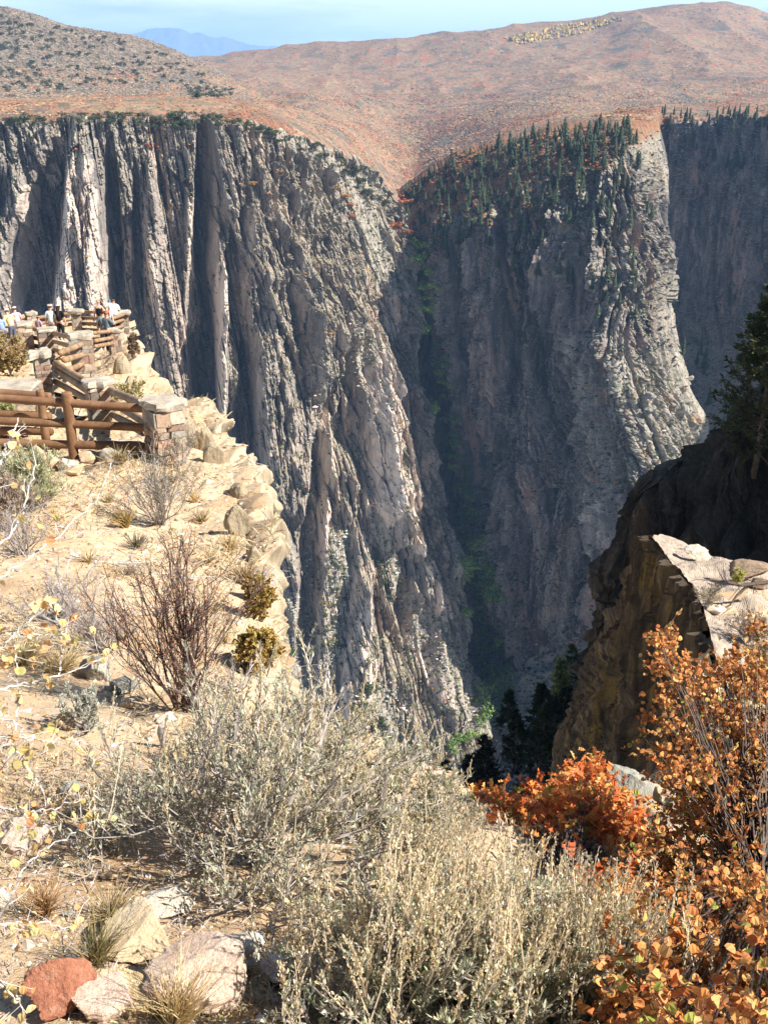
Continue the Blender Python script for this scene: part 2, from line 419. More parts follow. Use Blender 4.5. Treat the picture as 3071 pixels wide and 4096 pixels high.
def wall(name, rows, nu, nv, mat, seed, amp=1.0, ribs=(), lean=0.0, rim_fade=6, rough=1.0, scl=1.0, uni=False, dirn=None, flip=False, ampmap=None, arc=False, cover=None, tooth=1.0, blk=1.0, crag=None, cz=1.0, edge=0.0):
    P = sheet(rows, nu, nv, uni)
    n = gnormal(P)
    n = np.where((n * P).sum(-1, keepdims=True) > 0, -n, n)      # towards the viewer
    hn = n.copy(); hn[..., 2] *= 0.2
    hn /= np.linalg.norm(hn, axis=-1, keepdims=True)
    if dirn is not None:
        hn = hn * 0.4 + np.array(dirn) * 0.6; hn /= np.linalg.norm(hn, axis=-1, keepdims=True)
    dist = np.hypot(P[..., 0], P[..., 1])
    u, v, _ = proj(P)
    R = np.median(dist)
    z = P[..., 2]
    if arc:
        st = np.hypot(*np.moveaxis(np.diff(P[..., :2], axis=1), -1, 0))
        s = np.concatenate([[0], np.cumsum(np.median(st, axis=0))])[None, :] + 0 * z
    else:
        s = np.arctan2(P[..., 0], P[..., 1]) * R + 0.2 * dist
    s = s + lean * z
    k = scl
    s = s + 4 * k * fbm2(s / (60 * k), z / (160 * k), 3, seed + 50)
    A = amp * (1.0 if ampmap is None else ampmap(u, v))
    if edge:
        A = A * (0.12 + 0.88 * np.clip((1 - edge - np.linspace(0, 1, nu)) / 0.05 + 1, 0, 1))[None, :]
    cg = np.zeros_like(u) if crag is None else (crag(u, v) if callable(crag) else crag + 0 * u)
    fold = A * (1 - 0.55 * np.clip(cg, 0, 1)) * blk
    d = fold * (11.0 * blocks(s, z, 48 * k, 330 * k, seed + 80) + 8.0 * blocks(s, z, 21 * k, 150 * k, seed) + 9 / max(blk, 0.4) * ridge(s / (34 * k), z / (260 * k), seed + 60) + 4 / max(blk, 0.4) * ridge(s / (11 * k), z / (70 * k), seed + 61)) * k
    d += A * blk * (5.5 * blocks(s, z, 10 * k, 48 * k, seed + 10) + 3.4 * blocks(s, z, 4.6 * k, 20 * k, seed + 20)
             + rough * 1.9 * blocks(s, z, 2.2 * k, 7 * k, seed + 30) + rough * 0.8 * blocks(s + z * 0.3, z, 1.2 * k, 2.5 * k, seed + 40)) * k
    d += A * cg * k * (10 * ridge(s / (23 * k) + z / (60 * k), z / (cz * 34 * k), seed + 62) + 6 * ridge(s / (9 * k) - z / (40 * k), z / (cz * 15 * k), seed + 63) + 3 * ridge(s / (4 * k), z / (cz * 6 * k), seed + 64) + 7 * (hsh(np.floor(s / (12 * k) + vn2(s / (9 * k), z / (14 * k), seed + 67)), np.floor(z / (cz * 22 * k) + 1.2 * vn2(s / (16 * k), z / (12 * k), seed + 65)), seed=seed + 66) - 0.5))
    d += A * k * rough * 1.6 * fbm2(s / (3.0 * k), z / (4.5 * k), 3, seed + 68, 0.7)
    d += strokes(u, v, ribs) - 3.0 * A * k
    e = np.clip(np.arange(nv) / rim_fade, 0, 1)[:, None]
    P = P + hn * (d * (0.3 + 0.7 * e))[..., None]
    P[..., 2] += tooth * (1 - e) * rough * k * 6 * blocks(s, z * 0, 8 * k, 40, seed + 70)
    c = None
    if cover is not None:
        c = np.stack([np.clip(q, 0, 1).ravel() for q in cover(u, v)] , -1)
    o = grid_obj(name, P, mat, flip=flip, col=c)
    tag(o, kind='structure')
    return P

LRIBS = [
    ([(84, 120), (80, 190), (76, 300), (74, 420)], 26, 46), ([(97, 185), (100, 250), (104, 320)], 12, 26),
    ([(110, 135), (113, 220), (117, 330)], 10, -34), ([(58, 150), (45, 230), (30, 330)], 30, -40),
    ([(20, 170), (14, 240), (8, 330)], 18, 20),
    ([(202, 128), (205, 200), (202, 300), (205, 400), (215, 470)], 17, -48),
    ([(224, 260), (222, 330), (221, 420), (224, 480)], 7, 26), ([(190, 135), (191, 220), (193, 330), (196, 420)], 10, 16),
    ([(150, 140), (152, 220), (158, 330)], 9, 14), ([(136, 150), (138, 300), (143, 400)], 7, -16),
    ([(240, 170), (236, 260), (240, 380)], 12, -22), ([(262, 300), (270, 370), (285, 450), (300, 520)], 26, 26), ([(300, 262), (320, 330), (326, 400)], 20, 24),
    ([(250, 330), (244, 420), (250, 520)], 14, -26), ([(338, 370), (322, 440), (312, 540), (308, 640), (305, 700)], 13, -36),
    ([(335, 290), (345, 330), (360, 330)], 22, 22), ([(372, 330), (383, 400), (395, 480), (410, 560)], 22, 30), ([(345, 340), (345, 400), (350, 470)], 18, -26),
    ([(360, 560), (362, 640), (352, 720)], 18, 26), ([(405, 560), (400, 620), (402, 680)], 12, -18), ([(432, 600), (445, 680), (455, 730)], 14, 14), ([(425, 640), (420, 720)], 12, -16),
    ([(255, 560), (262, 640), (280, 720)], 18, 16)]
def caps(u, v, L):
    m = np.zeros_like(u)
    for pts, w in L:
        p = np.array(pts, float)
        for a, b in zip(p[:-1], p[1:]):
            ab = b - a
            t = np.clip(((u - a[0]) * ab[0] + (v - a[1]) * ab[1]) / (ab @ ab), 0, 1)
            m = np.maximum(m, 1.35 - np.hypot(u - a[0] - t * ab[0], v - a[1] - t * ab[1]) / w)
    return np.clip(m, 0, 1)
TALUS = [([(350, 185), (372, 235), (382, 285)], 16), ([(318, 380), (310, 470), (309, 560), (306, 620)], 5), ([(250, 560), (290, 600), (300, 680)], 14), ([(355, 330), (362, 345), (352, 375)], 12),
         ([(380, 700), (395, 760), (405, 800)], 24), ([(425, 615), (455, 680), (478, 725)], 15), ([(340, 540), (336, 600), (330, 650)], 12), ([(305, 620), (308, 700), (312, 760)], 12), ([(375, 520), (400, 590), (425, 650)], 9), ([(280, 135), (330, 160), (372, 190)], 9)]
PALE = [([(82, 165), (74, 240), (70, 310)], 15), ([(92, 190), (98, 260), (102, 310)], 9), ([(222, 265), (220, 330), (221, 420)], 6), ([(363, 340), (374, 380), (378, 440), (374, 540)], 13), ([(385, 290), (390, 330)], 8), ([(393, 380), (405, 450), (412, 520)], 11),
        ([(30, 190), (24, 260), (14, 330)], 8), ([(330, 650), (345, 730)], 18), ([(365, 590), (352, 640)], 9), ([(392, 470), (410, 540)], 8), ([(400, 600), (420, 650), (440, 690)], 9), ([(330, 420), (328, 500), (320, 560)], 7), ([(350, 760), (372, 700), (366, 650)], 10), ([(425, 560), (440, 610)], 8), ([(190, 200), (192, 330)], 5), ([(152, 250), (160, 380)], 6)]
LW = wall('canyon_wall', [
    [(-70, 124, 860), (0, 122, 868), (60, 121, 874), (111, 119, 880), (194, 119, 895), (240, 122, 920), (277, 131, 950), (324, 146, 1000), (351, 158, 1030), (370, 169, 1045), (384, 185, 1045), (396, 210, 1030), (404, 235, 1010), (395, 245, 1250)],
    [(-70, 180, 852), (0, 178, 858), (111, 176, 868), (194, 178, 880), (277, 195, 925), (340, 222, 965), (385, 255, 968), (414, 283, 965), (400, 280, 1200)],
    [(-70, 240, 842), (0, 240, 846), (111, 242, 855), (194, 245, 862), (277, 262, 890), (340, 290, 912), (385, 325, 912), (414, 348, 915), (402, 345, 1150)],
    [(-70, 310, 830), (0, 310, 834), (111, 310, 840), (194, 312, 842), (277, 330, 852), (340, 360, 862), (390, 395, 860), (426, 418, 865), (415, 416, 1100)],
    [(-70, 380, 815), (0, 380, 818), (111, 382, 822), (194, 386, 822), (277, 410, 818), (340, 445, 812), (400, 485, 806), (440, 510, 815), (430, 508, 1050)],
    [(-70, 450, 795), (0, 450, 798), (111, 455, 800), (194, 462, 798), (277, 490, 785), (340, 525, 770), (400, 560, 760), (461, 590, 772), (450, 588, 1000)],
    [(-70, 540, 770), (0, 540, 772), (111, 545, 772), (194, 555, 765), (277, 580, 745), (340, 610, 728), (400, 632, 722), (463, 650, 735), (455, 648, 950)],
    [(-70, 640, 735), (0, 640, 736), (111, 645, 732), (194, 650, 722), (277, 665, 704), (340, 685, 684), (410, 690, 682), (484, 698, 700), (475, 695, 900)],
    [(-70, 740, 680), (0, 740, 680), (111, 742, 678), (194, 745, 670), (277, 750, 655), (340, 755, 640), (410, 748, 640), (488, 725, 672), (480, 722, 850)],
    [(-70, 860, 580), (0, 860, 580), (111, 860, 580), (194, 860, 575), (277, 855, 570), (340, 850, 570), (410, 835, 575), (500, 790, 600), (495, 780, 800)],
], 1150, 1050, M['wall'], 101, 1.0, LRIBS, cz=1.7, edge=0.03, lean=0.03, dirn=(0.25, -0.97, 0), tooth=0.5, cover=lambda u, v: (0 * u, caps(u, v, PALE), caps(u, v, TALUS)), ampmap=lambda u, v: (1 - 0.7 * caps(u, v, TALUS)) * np.where(v > 640, 0.75, 1.0) * np.clip(1.2 - (u - 200) / 500, 0.95, 1.15), crag=lambda u, v: np.clip((u - 215) / 90, 0, 1) * 0.85 + 0.12)

RRIBS = [([(560, 250), (545, 330), (530, 450), (520, 560)], 20, 9), ([(500, 260), (490, 350), (482, 440)], 18, 8), ([(525, 270), (512, 380), (500, 520)], 14, -14), ([(590, 300), (575, 400), (560, 520)], 16, -12),
    ([(585, 430), (570, 540), (555, 640)], 18, 9), ([(625, 455), (612, 560), (600, 660)], 16, 10), ([(605, 480), (590, 600)], 10, -12), ([(545, 530), (532, 620), (525, 680)], 16, 9)]
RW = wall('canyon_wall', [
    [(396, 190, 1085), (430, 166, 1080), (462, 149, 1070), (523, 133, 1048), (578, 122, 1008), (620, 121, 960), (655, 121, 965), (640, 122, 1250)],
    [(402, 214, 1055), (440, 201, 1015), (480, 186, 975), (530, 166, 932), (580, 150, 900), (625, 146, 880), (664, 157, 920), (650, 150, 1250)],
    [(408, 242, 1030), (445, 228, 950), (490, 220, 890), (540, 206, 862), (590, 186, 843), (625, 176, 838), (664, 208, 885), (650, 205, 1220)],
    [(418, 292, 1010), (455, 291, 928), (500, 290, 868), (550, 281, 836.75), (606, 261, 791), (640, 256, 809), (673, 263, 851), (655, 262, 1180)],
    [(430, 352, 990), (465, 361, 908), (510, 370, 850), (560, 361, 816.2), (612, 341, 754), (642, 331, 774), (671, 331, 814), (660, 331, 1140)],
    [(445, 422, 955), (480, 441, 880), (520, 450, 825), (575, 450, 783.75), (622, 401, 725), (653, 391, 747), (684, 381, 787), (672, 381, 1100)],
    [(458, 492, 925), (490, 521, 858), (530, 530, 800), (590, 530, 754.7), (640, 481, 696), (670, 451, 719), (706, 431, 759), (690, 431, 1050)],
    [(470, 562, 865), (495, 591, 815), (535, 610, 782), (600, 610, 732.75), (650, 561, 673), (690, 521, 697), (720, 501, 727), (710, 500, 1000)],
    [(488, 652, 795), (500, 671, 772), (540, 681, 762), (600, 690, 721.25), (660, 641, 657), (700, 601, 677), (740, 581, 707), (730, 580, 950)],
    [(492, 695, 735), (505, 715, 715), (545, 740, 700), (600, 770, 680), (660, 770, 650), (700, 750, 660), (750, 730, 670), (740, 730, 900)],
], 850, 950, M['wall_shade'], 202, 1.05, RRIBS, cz=2.4, edge=0.10, rim_fade=30, arc=True, lean=-0.05, tooth=0.1, ampmap=lambda u, v: (0.12 + 0.88 * np.clip((v - 225 + (u - 420) * 0.36) / 30, 0, 1)) * np.where(v > 640, 0.6, 1),
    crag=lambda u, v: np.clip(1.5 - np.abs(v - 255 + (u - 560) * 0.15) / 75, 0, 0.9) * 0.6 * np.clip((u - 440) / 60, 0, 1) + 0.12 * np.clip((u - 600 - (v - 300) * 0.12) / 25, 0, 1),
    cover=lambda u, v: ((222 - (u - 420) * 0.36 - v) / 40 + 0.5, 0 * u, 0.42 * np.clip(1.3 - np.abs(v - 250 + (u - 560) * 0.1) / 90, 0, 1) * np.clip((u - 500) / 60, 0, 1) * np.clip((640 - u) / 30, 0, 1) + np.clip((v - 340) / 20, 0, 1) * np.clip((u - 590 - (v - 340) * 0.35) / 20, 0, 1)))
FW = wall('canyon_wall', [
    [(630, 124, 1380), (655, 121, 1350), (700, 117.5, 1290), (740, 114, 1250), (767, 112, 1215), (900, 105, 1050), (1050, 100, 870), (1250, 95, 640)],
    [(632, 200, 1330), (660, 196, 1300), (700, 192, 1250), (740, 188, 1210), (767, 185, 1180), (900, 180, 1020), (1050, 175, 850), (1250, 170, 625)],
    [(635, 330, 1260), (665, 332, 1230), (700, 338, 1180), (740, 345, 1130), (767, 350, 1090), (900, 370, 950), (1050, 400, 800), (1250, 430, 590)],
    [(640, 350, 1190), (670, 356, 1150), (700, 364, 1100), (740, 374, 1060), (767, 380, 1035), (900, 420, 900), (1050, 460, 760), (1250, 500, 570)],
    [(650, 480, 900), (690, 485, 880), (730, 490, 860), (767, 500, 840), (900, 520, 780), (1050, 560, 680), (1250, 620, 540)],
], 560, 520, M['wall_shade'], 303, 0.55, [], arc=True, ampmap=lambda u, v: np.where(v > 345, 0.12, 1.0), cover=lambda u, v: (0 * u, 0 * u, np.clip((v - 342) / 8, 0, 1)))

# floor of the side canyon between the two walls
GC = [(400, 215, 1052), (408, 243, 1027), (418, 292, 1007), (430, 352, 984), (445, 422, 951), (458, 492, 921), (470, 562, 861), (488, 652, 790), (494, 700, 728), (492, 760, 660), (470, 820, 600)]
rows = []
for (u, v, y) in GC:
    rows.append([(u - 60, v + 2, y + 30), (u - 22, v + 3, y + 12), (u + 2, v + 1, y + 2), (u + 26, v - 12, y + 8), (u + 70, v - 40, y + 20)])
GF = sheet(rows, 110, 520)
GF[..., 2] += 9 * fbm2(GF[..., 0] / 25, GF[..., 1] / 25, 4, 77, 0.6)
tag(grid_obj('canyon_floor', GF, M['wall'], flip=True), kind='structure')

# slope under the viewpoint, falling into the side gully
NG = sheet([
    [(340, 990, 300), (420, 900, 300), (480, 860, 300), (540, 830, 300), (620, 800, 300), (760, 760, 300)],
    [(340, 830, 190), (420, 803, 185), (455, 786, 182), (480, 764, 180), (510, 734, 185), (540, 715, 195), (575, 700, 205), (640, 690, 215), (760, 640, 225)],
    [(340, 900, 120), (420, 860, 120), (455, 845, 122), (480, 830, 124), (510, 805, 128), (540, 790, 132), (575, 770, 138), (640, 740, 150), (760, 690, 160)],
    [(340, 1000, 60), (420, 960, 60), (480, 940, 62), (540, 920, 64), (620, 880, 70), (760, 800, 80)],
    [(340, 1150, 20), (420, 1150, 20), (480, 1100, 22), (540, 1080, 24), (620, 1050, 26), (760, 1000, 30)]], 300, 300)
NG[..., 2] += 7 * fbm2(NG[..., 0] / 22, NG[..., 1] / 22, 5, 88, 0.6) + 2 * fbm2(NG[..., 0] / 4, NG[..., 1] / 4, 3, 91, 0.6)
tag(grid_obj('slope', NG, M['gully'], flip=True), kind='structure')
# unseen high ground of the near side, shaped to shade the right cliffs
B = []
for y, top, x0 in ((2, -6, 74), (25, 0, 68), (40, 13, 66), (58, 20, 64), (90, 12, 70), (150, -10, 100), (230, -40, 130), (330, -90, 190)):
    B.append([(x0 - 12, y, top - 60), (x0 - 4, y, top - 12), (x0, y, top), (x0 + 30, y, top + 10), (x0 + 120, y, top + 16)])
B = np.array(B, float)
Pb = pch(np.linspace(0, 1, 120), np.linspace(0, 1, len(B)), B.reshape(len(B), -1)).reshape(120, 5, 3)
Pb = np.array([pch(np.linspace(0, 1, 60), np.linspace(0, 1, 5), r) for r in Pb])
Pb[..., 2] += 3 * fbm2(Pb[..., 0] / 14, Pb[..., 1] / 14, 4, 99)
tag(grid_obj('slope', Pb, M['cliff_shade']), kind='structure')

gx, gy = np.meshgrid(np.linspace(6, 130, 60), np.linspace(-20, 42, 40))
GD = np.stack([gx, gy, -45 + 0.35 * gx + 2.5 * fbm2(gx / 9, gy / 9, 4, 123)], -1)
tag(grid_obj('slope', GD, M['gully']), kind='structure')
# near cliffs on the right
RC1 = [
    [(760, 720, 14), (727, 690, 17), (709, 640, 20), (703, 611, 22.5), (691, 586, 25), (673, 563, 28), (656, 548, 31), (650, 537, 33), (662, 539, 36), (720, 560, 40)],
    [(730, 820, 14), (700, 790, 17), (690, 740, 20), (680, 700, 22.5), (664, 670, 25), (648, 640, 28), (636, 620, 31), (630, 600, 34), (655, 600, 38), (720, 600, 44)],
    [(660, 920, 16), (642, 880, 18.5), (640, 850, 21), (635, 810, 23.5), (625, 775, 26.5), (612, 740, 30), (602, 700, 34), (597, 655, 38), (630, 655, 42), (720, 655, 48)],
    [(600, 1020, 20), (594, 970, 23), (590, 920, 26), (585, 880, 29), (578, 840, 32), (572, 800, 36), (567, 770, 40), (563, 735, 44), (610, 730, 48), (720, 720, 52)],
    [(590, 1120, 24), (584, 1080, 26), (580, 1040, 29), (575, 980, 32), (570, 920, 36), (564, 860, 40), (558, 830, 44), (552, 800, 48), (600, 800, 54), (720, 800, 58)]]
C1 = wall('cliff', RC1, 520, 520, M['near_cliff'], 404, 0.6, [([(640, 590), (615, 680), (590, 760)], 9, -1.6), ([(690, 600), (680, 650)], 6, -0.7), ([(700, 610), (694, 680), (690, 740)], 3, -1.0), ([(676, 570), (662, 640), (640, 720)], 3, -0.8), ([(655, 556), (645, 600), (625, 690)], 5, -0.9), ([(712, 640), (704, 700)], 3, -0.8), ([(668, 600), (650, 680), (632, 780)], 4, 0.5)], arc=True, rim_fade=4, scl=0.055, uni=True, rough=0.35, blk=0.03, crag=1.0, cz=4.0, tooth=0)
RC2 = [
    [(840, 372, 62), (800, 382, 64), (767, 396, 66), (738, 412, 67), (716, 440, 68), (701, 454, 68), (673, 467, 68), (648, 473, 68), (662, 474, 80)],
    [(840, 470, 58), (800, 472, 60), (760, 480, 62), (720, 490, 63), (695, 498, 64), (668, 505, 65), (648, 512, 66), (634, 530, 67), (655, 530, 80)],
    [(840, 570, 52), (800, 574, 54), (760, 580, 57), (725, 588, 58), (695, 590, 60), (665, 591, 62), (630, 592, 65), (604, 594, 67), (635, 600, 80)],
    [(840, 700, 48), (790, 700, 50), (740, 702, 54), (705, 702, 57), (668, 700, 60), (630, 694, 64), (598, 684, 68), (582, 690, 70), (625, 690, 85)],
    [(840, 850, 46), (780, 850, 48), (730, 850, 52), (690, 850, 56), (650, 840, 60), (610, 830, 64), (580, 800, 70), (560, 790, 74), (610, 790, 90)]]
C2 = wall('cliff', RC2, 420, 460, M['cliff_shade'], 505, 0.8, [([(735, 520), (742, 590)], 14, 2.0), ([(765, 540), (760, 640)], 12, 2.2), ([(690, 500), (672, 590)], 10, -2)], arc=True, rim_fade=6, scl=0.11, uni=True, rough=0.8, blk=0.3, crag=0.9, cz=1.6, tooth=0.4)
# tops behind the cliff edges
top = sheet([[(727, 690, 17), (709, 640, 20), (703, 611, 22.5), (691, 586, 25), (673, 563, 28), (656, 548, 31), (651, 538, 33)],
             [(765, 690, 18), (740, 640, 20.5), (730, 605, 23.5), (718, 583, 26.5), (700, 563, 29.5), (678, 550, 32), (656, 537.5, 33.6)],
             [(820, 660, 20), (780, 625, 22), (767, 596, 25), (745, 574, 28), (712, 561, 31), (688, 548, 33.5), (662, 538, 34.5)],
             [(900, 640, 22), (860, 610, 25), (820, 590, 28), (780, 578, 31), (735, 570, 33), (700, 565, 35), (664, 560, 36)]], 160, 140)
top[..., 2] += 0.06 + 0.45 * fbm2(top[..., 0] / 1.6, top[..., 1] / 2.2, 6, 61, 0.5)
M['slab'] = rock_mat('pale_slab_rock', (0.17, 0.135, 0.105), (0.30, 0.235, 0.18), (0.40, 0.32, 0.25), (0.34, 0.22, 0.15), (0.31, 0.25, 0.195), (0.40, 0.32, 0.25), 16.0, 0.3, 0.5)
tag(grid_obj('cliff_top', top, M['slab']), kind='structure')
top2 = sheet([[(840, 372, 62), (800, 382, 64), (767, 396, 66), (738, 412, 67), (716, 440, 68), (701, 454, 68), (673, 467, 68), (648, 473, 68)],
              [(860, 368, 76), (820, 374, 78), (780, 386, 79), (745, 400, 80), (722, 434, 80), (708, 449, 80), (685, 463, 80), (660, 472, 80)],
              [(880, 400, 95), (840, 410, 95), (790, 420, 95), (760, 440, 95), (740, 460, 95), (720, 480, 95), (700, 495, 95), (680, 505, 95)]], 90, 60)
top2[..., 2] += 0.9 * fbm2(top2[..., 0] / 4, top2[..., 1] / 4, 4, 66, 0.6)
tag(grid_obj('cliff_top', top2, M['cliff_shade']), kind='structure')

# ---------------------------------------------------------------- near ground
M['ground'] = None
def ground_mat():
    t = NT('sandy_gravel')
    a = t.noise(0.9, 6, 0.62)
    c = t.ramp(a, [(0.34, (0.42, 0.27, 0.15)), (0.5, (0.53, 0.38, 0.23)), (0.66, (0.58, 0.45, 0.30))])
    v = t.n('ShaderNodeTexVoronoi'); v.inputs['Scale'].default_value = 95; v.inputs['Randomness'].default_value = 1.0
    wv = t.n('ShaderNodeVectorMath', operation='MULTIPLY_ADD'); t.l(t.noise(9, 3, 0.6, out='Color'), wv.inputs[0]); wv.inputs[1].default_value = (0.05, 0.05, 0.05); t.l(t.pos, wv.inputs[2])
    t.l(wv.outputs[0], v.inputs['Vector'])
    peb = t.ramp(v.outputs['Color'], [(0.2, (0.22, 0.18, 0.15)), (0.45, (0.44, 0.31, 0.19)), (0.75, (0.60, 0.47, 0.33)), (0.95, (0.34, 0.19, 0.11))])
    pm = t.math('MULTIPLY', t.ramp(t.noise(3.5, 5, 0.75), [(0.46, 0.0), (0.62, 1.0)]), t.ramp(t.noise(60, 2, 0.6), [(0.45, 0.0), (0.6, 0.9)]))
    c = t.mix(pm, c, peb)
    c = t.mix(t.ramp(t.noise(34, 4, 0.85), [(0.57, 0.0), (0.72, 0.6)]), c, (0.20, 0.13, 0.085))
    c = t.mix(t.ramp(t.noise(0.35, 5, 0.7), [(0.55, 0.0), (0.68, 0.55)]), c, (0.56, 0.47, 0.33))
    # bedrock where it is steep
    r = t.ramp(t.noise(1.6, 7, 0.7, (1, 1, 0.5)), [(0.34, (0.20, 0.15, 0.10)), (0.46, (0.33, 0.265, 0.18)), (0.60, (0.45, 0.375, 0.265)), (0.70, (0.38, 0.25, 0.15))])
    r = t.mix(t.ramp(t.noise(7, 5, 0.8), [(0.56, 0.0), (0.66, 0.6)]), r, (0.27, 0.27, 0.20))
    r = t.mix(t.ramp(t.noise(2.2, 6, 0.85, (1, 1, 0.6)), [(0.60, 0.0), (0.66, 0.8)]), r, (0.11, 0.085, 0.06))
    nz = t.math('ADD', t.nz(), t.math('MULTIPLY', t.math('SUBTRACT', t.noise(3.0, 4), 0.5), 0.5))
    c = t.mix(t.ramp(nz, [(0.62, 1.0), (0.78, 0.0)]), c, r)
    h = t.math('ADD', t.math('MULTIPLY', v.outputs['Distance'], -0.35), t.math('MULTIPLY', t.noise(26, 8, 0.8), 1.2))
    t.bump(h, 0.55, 0.02)
    return t.done(c, 0.95)
M['ground'] = ground_mat()
M['ledge'] = rock_mat('lichen_ledge_rock', (0.20, 0.17, 0.12), (0.36, 0.31, 0.21), (0.46, 0.40, 0.28), (0.42, 0.28, 0.16), (0.45, 0.34, 0.21), (0.48, 0.38, 0.25), 16.0, 0.72, 0.5)
def ground(name, rows, nu, nv, mat, seed, flip=False, amp=1.0, uni=False):
    P = sheet(rows, nu, nv, uni)
    n = gnormal(P); n = np.where(n[..., 2:] < 0, -n, n)
    y = P[..., 1]
    k = np.clip(y / 6, 0.35, 2.5)
    st = np.clip((0.75 - n[..., 2]) / 0.4, 0, 1)            # steep = rock
    x, z = P[..., 0], P[..., 2]
    d = amp * (0.07 * k * fbm2(x / 0.8, y / 0.8, 5, seed, 0.55))
    q = np.clip(y / 10, 0.5, 2.2)
    st = np.clip((0.93 - n[..., 2]) / 0.35, 0, 1)
    rg = lambda f, sd: 1 - 4 * np.abs(vn3(x / f, y / f, z / (f * 0.8), sd))
    d += st * q * (0.24 * rg(1.5 * q, seed + 29) + 0.16 * rg(0.55 * q, seed + 31) + 0.09 * rg(0.22 * q, seed + 33) + 0.05 * rg(0.1 * q, seed + 35) + 0.15 * fbm3(x / 2, y / 2, z / 2, 4, seed + 37, 0.6) - 0.1)
    P = P + n * d[..., None]
    o = grid_obj(name, P, mat, flip=flip)
    tag(o, kind='structure')
    return P
APRON = ground('ground', [
    [(-160, 1250, 0.75), (200, 1260, 0.75), (450, 1260, 0.75), (767, 1260, 0.8), (1000, 1260, 0.8)],
    [(-120, 1080, 1.2), (200, 1090, 1.17), (450, 1100, 1.15), (767, 1100, 1.2), (950, 1100, 1.2)],
    [(-100, 930, 1.78), (150, 950, 1.7), (350, 962, 1.72), (600, 970, 1.85), (900, 950, 2.1)],
    [(-90, 820, 2.5), (150, 850, 2.35), (330, 867, 2.4), (520, 882, 2.4), (767, 885, 2.6), (900, 885, 2.8)],
    [(-85, 730, 3.4), (120, 760, 3.15), (300, 788, 3.1), (420, 812, 3.2), (560, 845, 3.2), (767, 850, 3.5), (900, 840, 3.8)],
    [(-80, 655, 4.6), (100, 690, 4.3), (220, 716, 4.2), (330, 742, 4.2), (430, 800, 4.2), (500, 860, 4.2), (600, 850, 4.5), (767, 830, 5.0), (900, 810, 5.3)],
    [(-80, 612, 5.6), (100, 642, 5.3), (220, 670, 5.2), (300, 705, 5.1), (340, 900, 5.2), (420, 1050, 5.3), (500, 1000, 5.4), (620, 838, 6.0), (767, 800, 6.6), (900, 770, 7.0)]],
    500, 420, M['ground'], 601, flip=True)
GL = ground('ground', [
    [(-80, 680, 4.65), (60, 708, 4.35), (150, 728, 4.25), (220, 743, 4.2), (290, 756, 4.2), (320, 768, 4.2), (335, 900, 4.5), (345, 1150, 5)],
    [(-80, 615, 5.6), (60, 640, 5.25), (150, 656, 5.2), (220, 671, 5.15), (262, 684, 5.1), (288, 706, 5.1), (305, 860, 5.4), (318, 1080, 5.9)],
    [(-80, 570, 6.8), (60, 590, 6.5), (160, 612, 6.45), (230, 632, 6.4), (270, 655, 6.35), (290, 682, 6.2), (297, 830, 6.5), (300, 1000, 7)],
    [(-80, 520, 9.5), (60, 534, 9), (160, 548, 9), (215, 556, 9), (248, 562, 8.9), (263, 585, 8.8), (269, 700, 9.2), (274, 900, 10)],
    [(-80, 490, 12), (60, 498, 11.5), (160, 505, 11.5), (215, 508, 11.5), (240, 512, 11.4), (254, 530, 11.3), (258, 640, 12), (262, 800, 13)],
    [(-80, 462, 15), (60, 464, 14.4), (150, 456, 14.5), (190, 452, 14.5), (222, 456, 14.4), (244, 478, 14.2), (250, 600, 15), (255, 760, 16)],
    [(-80, 440, 17.5), (60, 440, 17), (120, 440, 17), (170, 432, 17.2), (205, 426, 17.4), (221, 446, 17), (228, 560, 18), (235, 740, 19)],
    [(-80, 418, 20.5), (40, 420, 20), (100, 420, 20), (150, 410, 20.4), (188, 411, 20.8), (203, 424, 20.5), (212, 540, 21.5), (222, 740, 23)],
    [(-80, 396, 24.5), (40, 398, 24), (95, 398, 24), (120, 392, 24.3), (148, 398, 25), (166, 412, 25), (178, 520, 26), (190, 740, 27)],
    [(-80, 368, 34), (40, 370, 34), (80, 370, 34), (100, 366, 34), (124, 357, 34), (137, 376, 34), (150, 500, 35), (170, 740, 36)],
    [(-80, 347, 46), (40, 348, 46), (80, 348, 46), (100, 348, 46), (117, 346, 46), (126, 352, 46), (133, 480, 47), (150, 740, 48)],
    [(-80, 329, 59), (40, 330, 58), (80, 330, 58), (100, 330, 58), (118, 330, 58), (128, 333, 57), (133, 430, 58), (145, 740, 60)],
    [(-80, 322, 65), (40, 323, 64), (80, 323, 64), (100, 323, 63), (116, 325, 61), (126, 329, 59.5), (131, 430, 61), (140, 740, 64)],
    [(-80, 500, 68), (40, 500, 67), (80, 500, 67), (100, 500, 66), (116, 500, 64), (124, 500, 62), (130, 600, 64), (136, 800, 68)]],
    560, 620, M['ground'], 701, flip=True, uni=True)
GR = ground('ground', [
    [(480, 1150, 4.6), (520, 1000, 4.3), (560, 862, 4.3), (640, 845, 4.6), (767, 825, 5.0), (900, 800, 5.4)],
    [(540, 1100, 7.4), (585, 960, 7.4), (610, 838, 7.4), (660, 805, 7.8), (767, 740, 8.6), (900, 700, 9.4)],
    [(590, 1050, 11.4), (630, 920, 11.4), (655, 800, 11.4), (690, 765, 12), (767, 690, 13), (900, 640, 14)],
    [(640, 1000, 16.5), (690, 850, 16.8), (725, 694, 17), (745, 690, 17.4), (790, 655, 18), (900, 610, 19)],
    [(670, 960, 19.5), (700, 800, 19.8), (712, 644, 20), (740, 638, 20.7), (790, 622, 21.5), (900, 590, 23)],
    [(690, 900, 24), (705, 760, 24), (722, 600, 24.5), (750, 590, 25.5), (790, 600, 26), (900, 600, 28)]],
    260, 260, M['ground'], 801, flip=True)
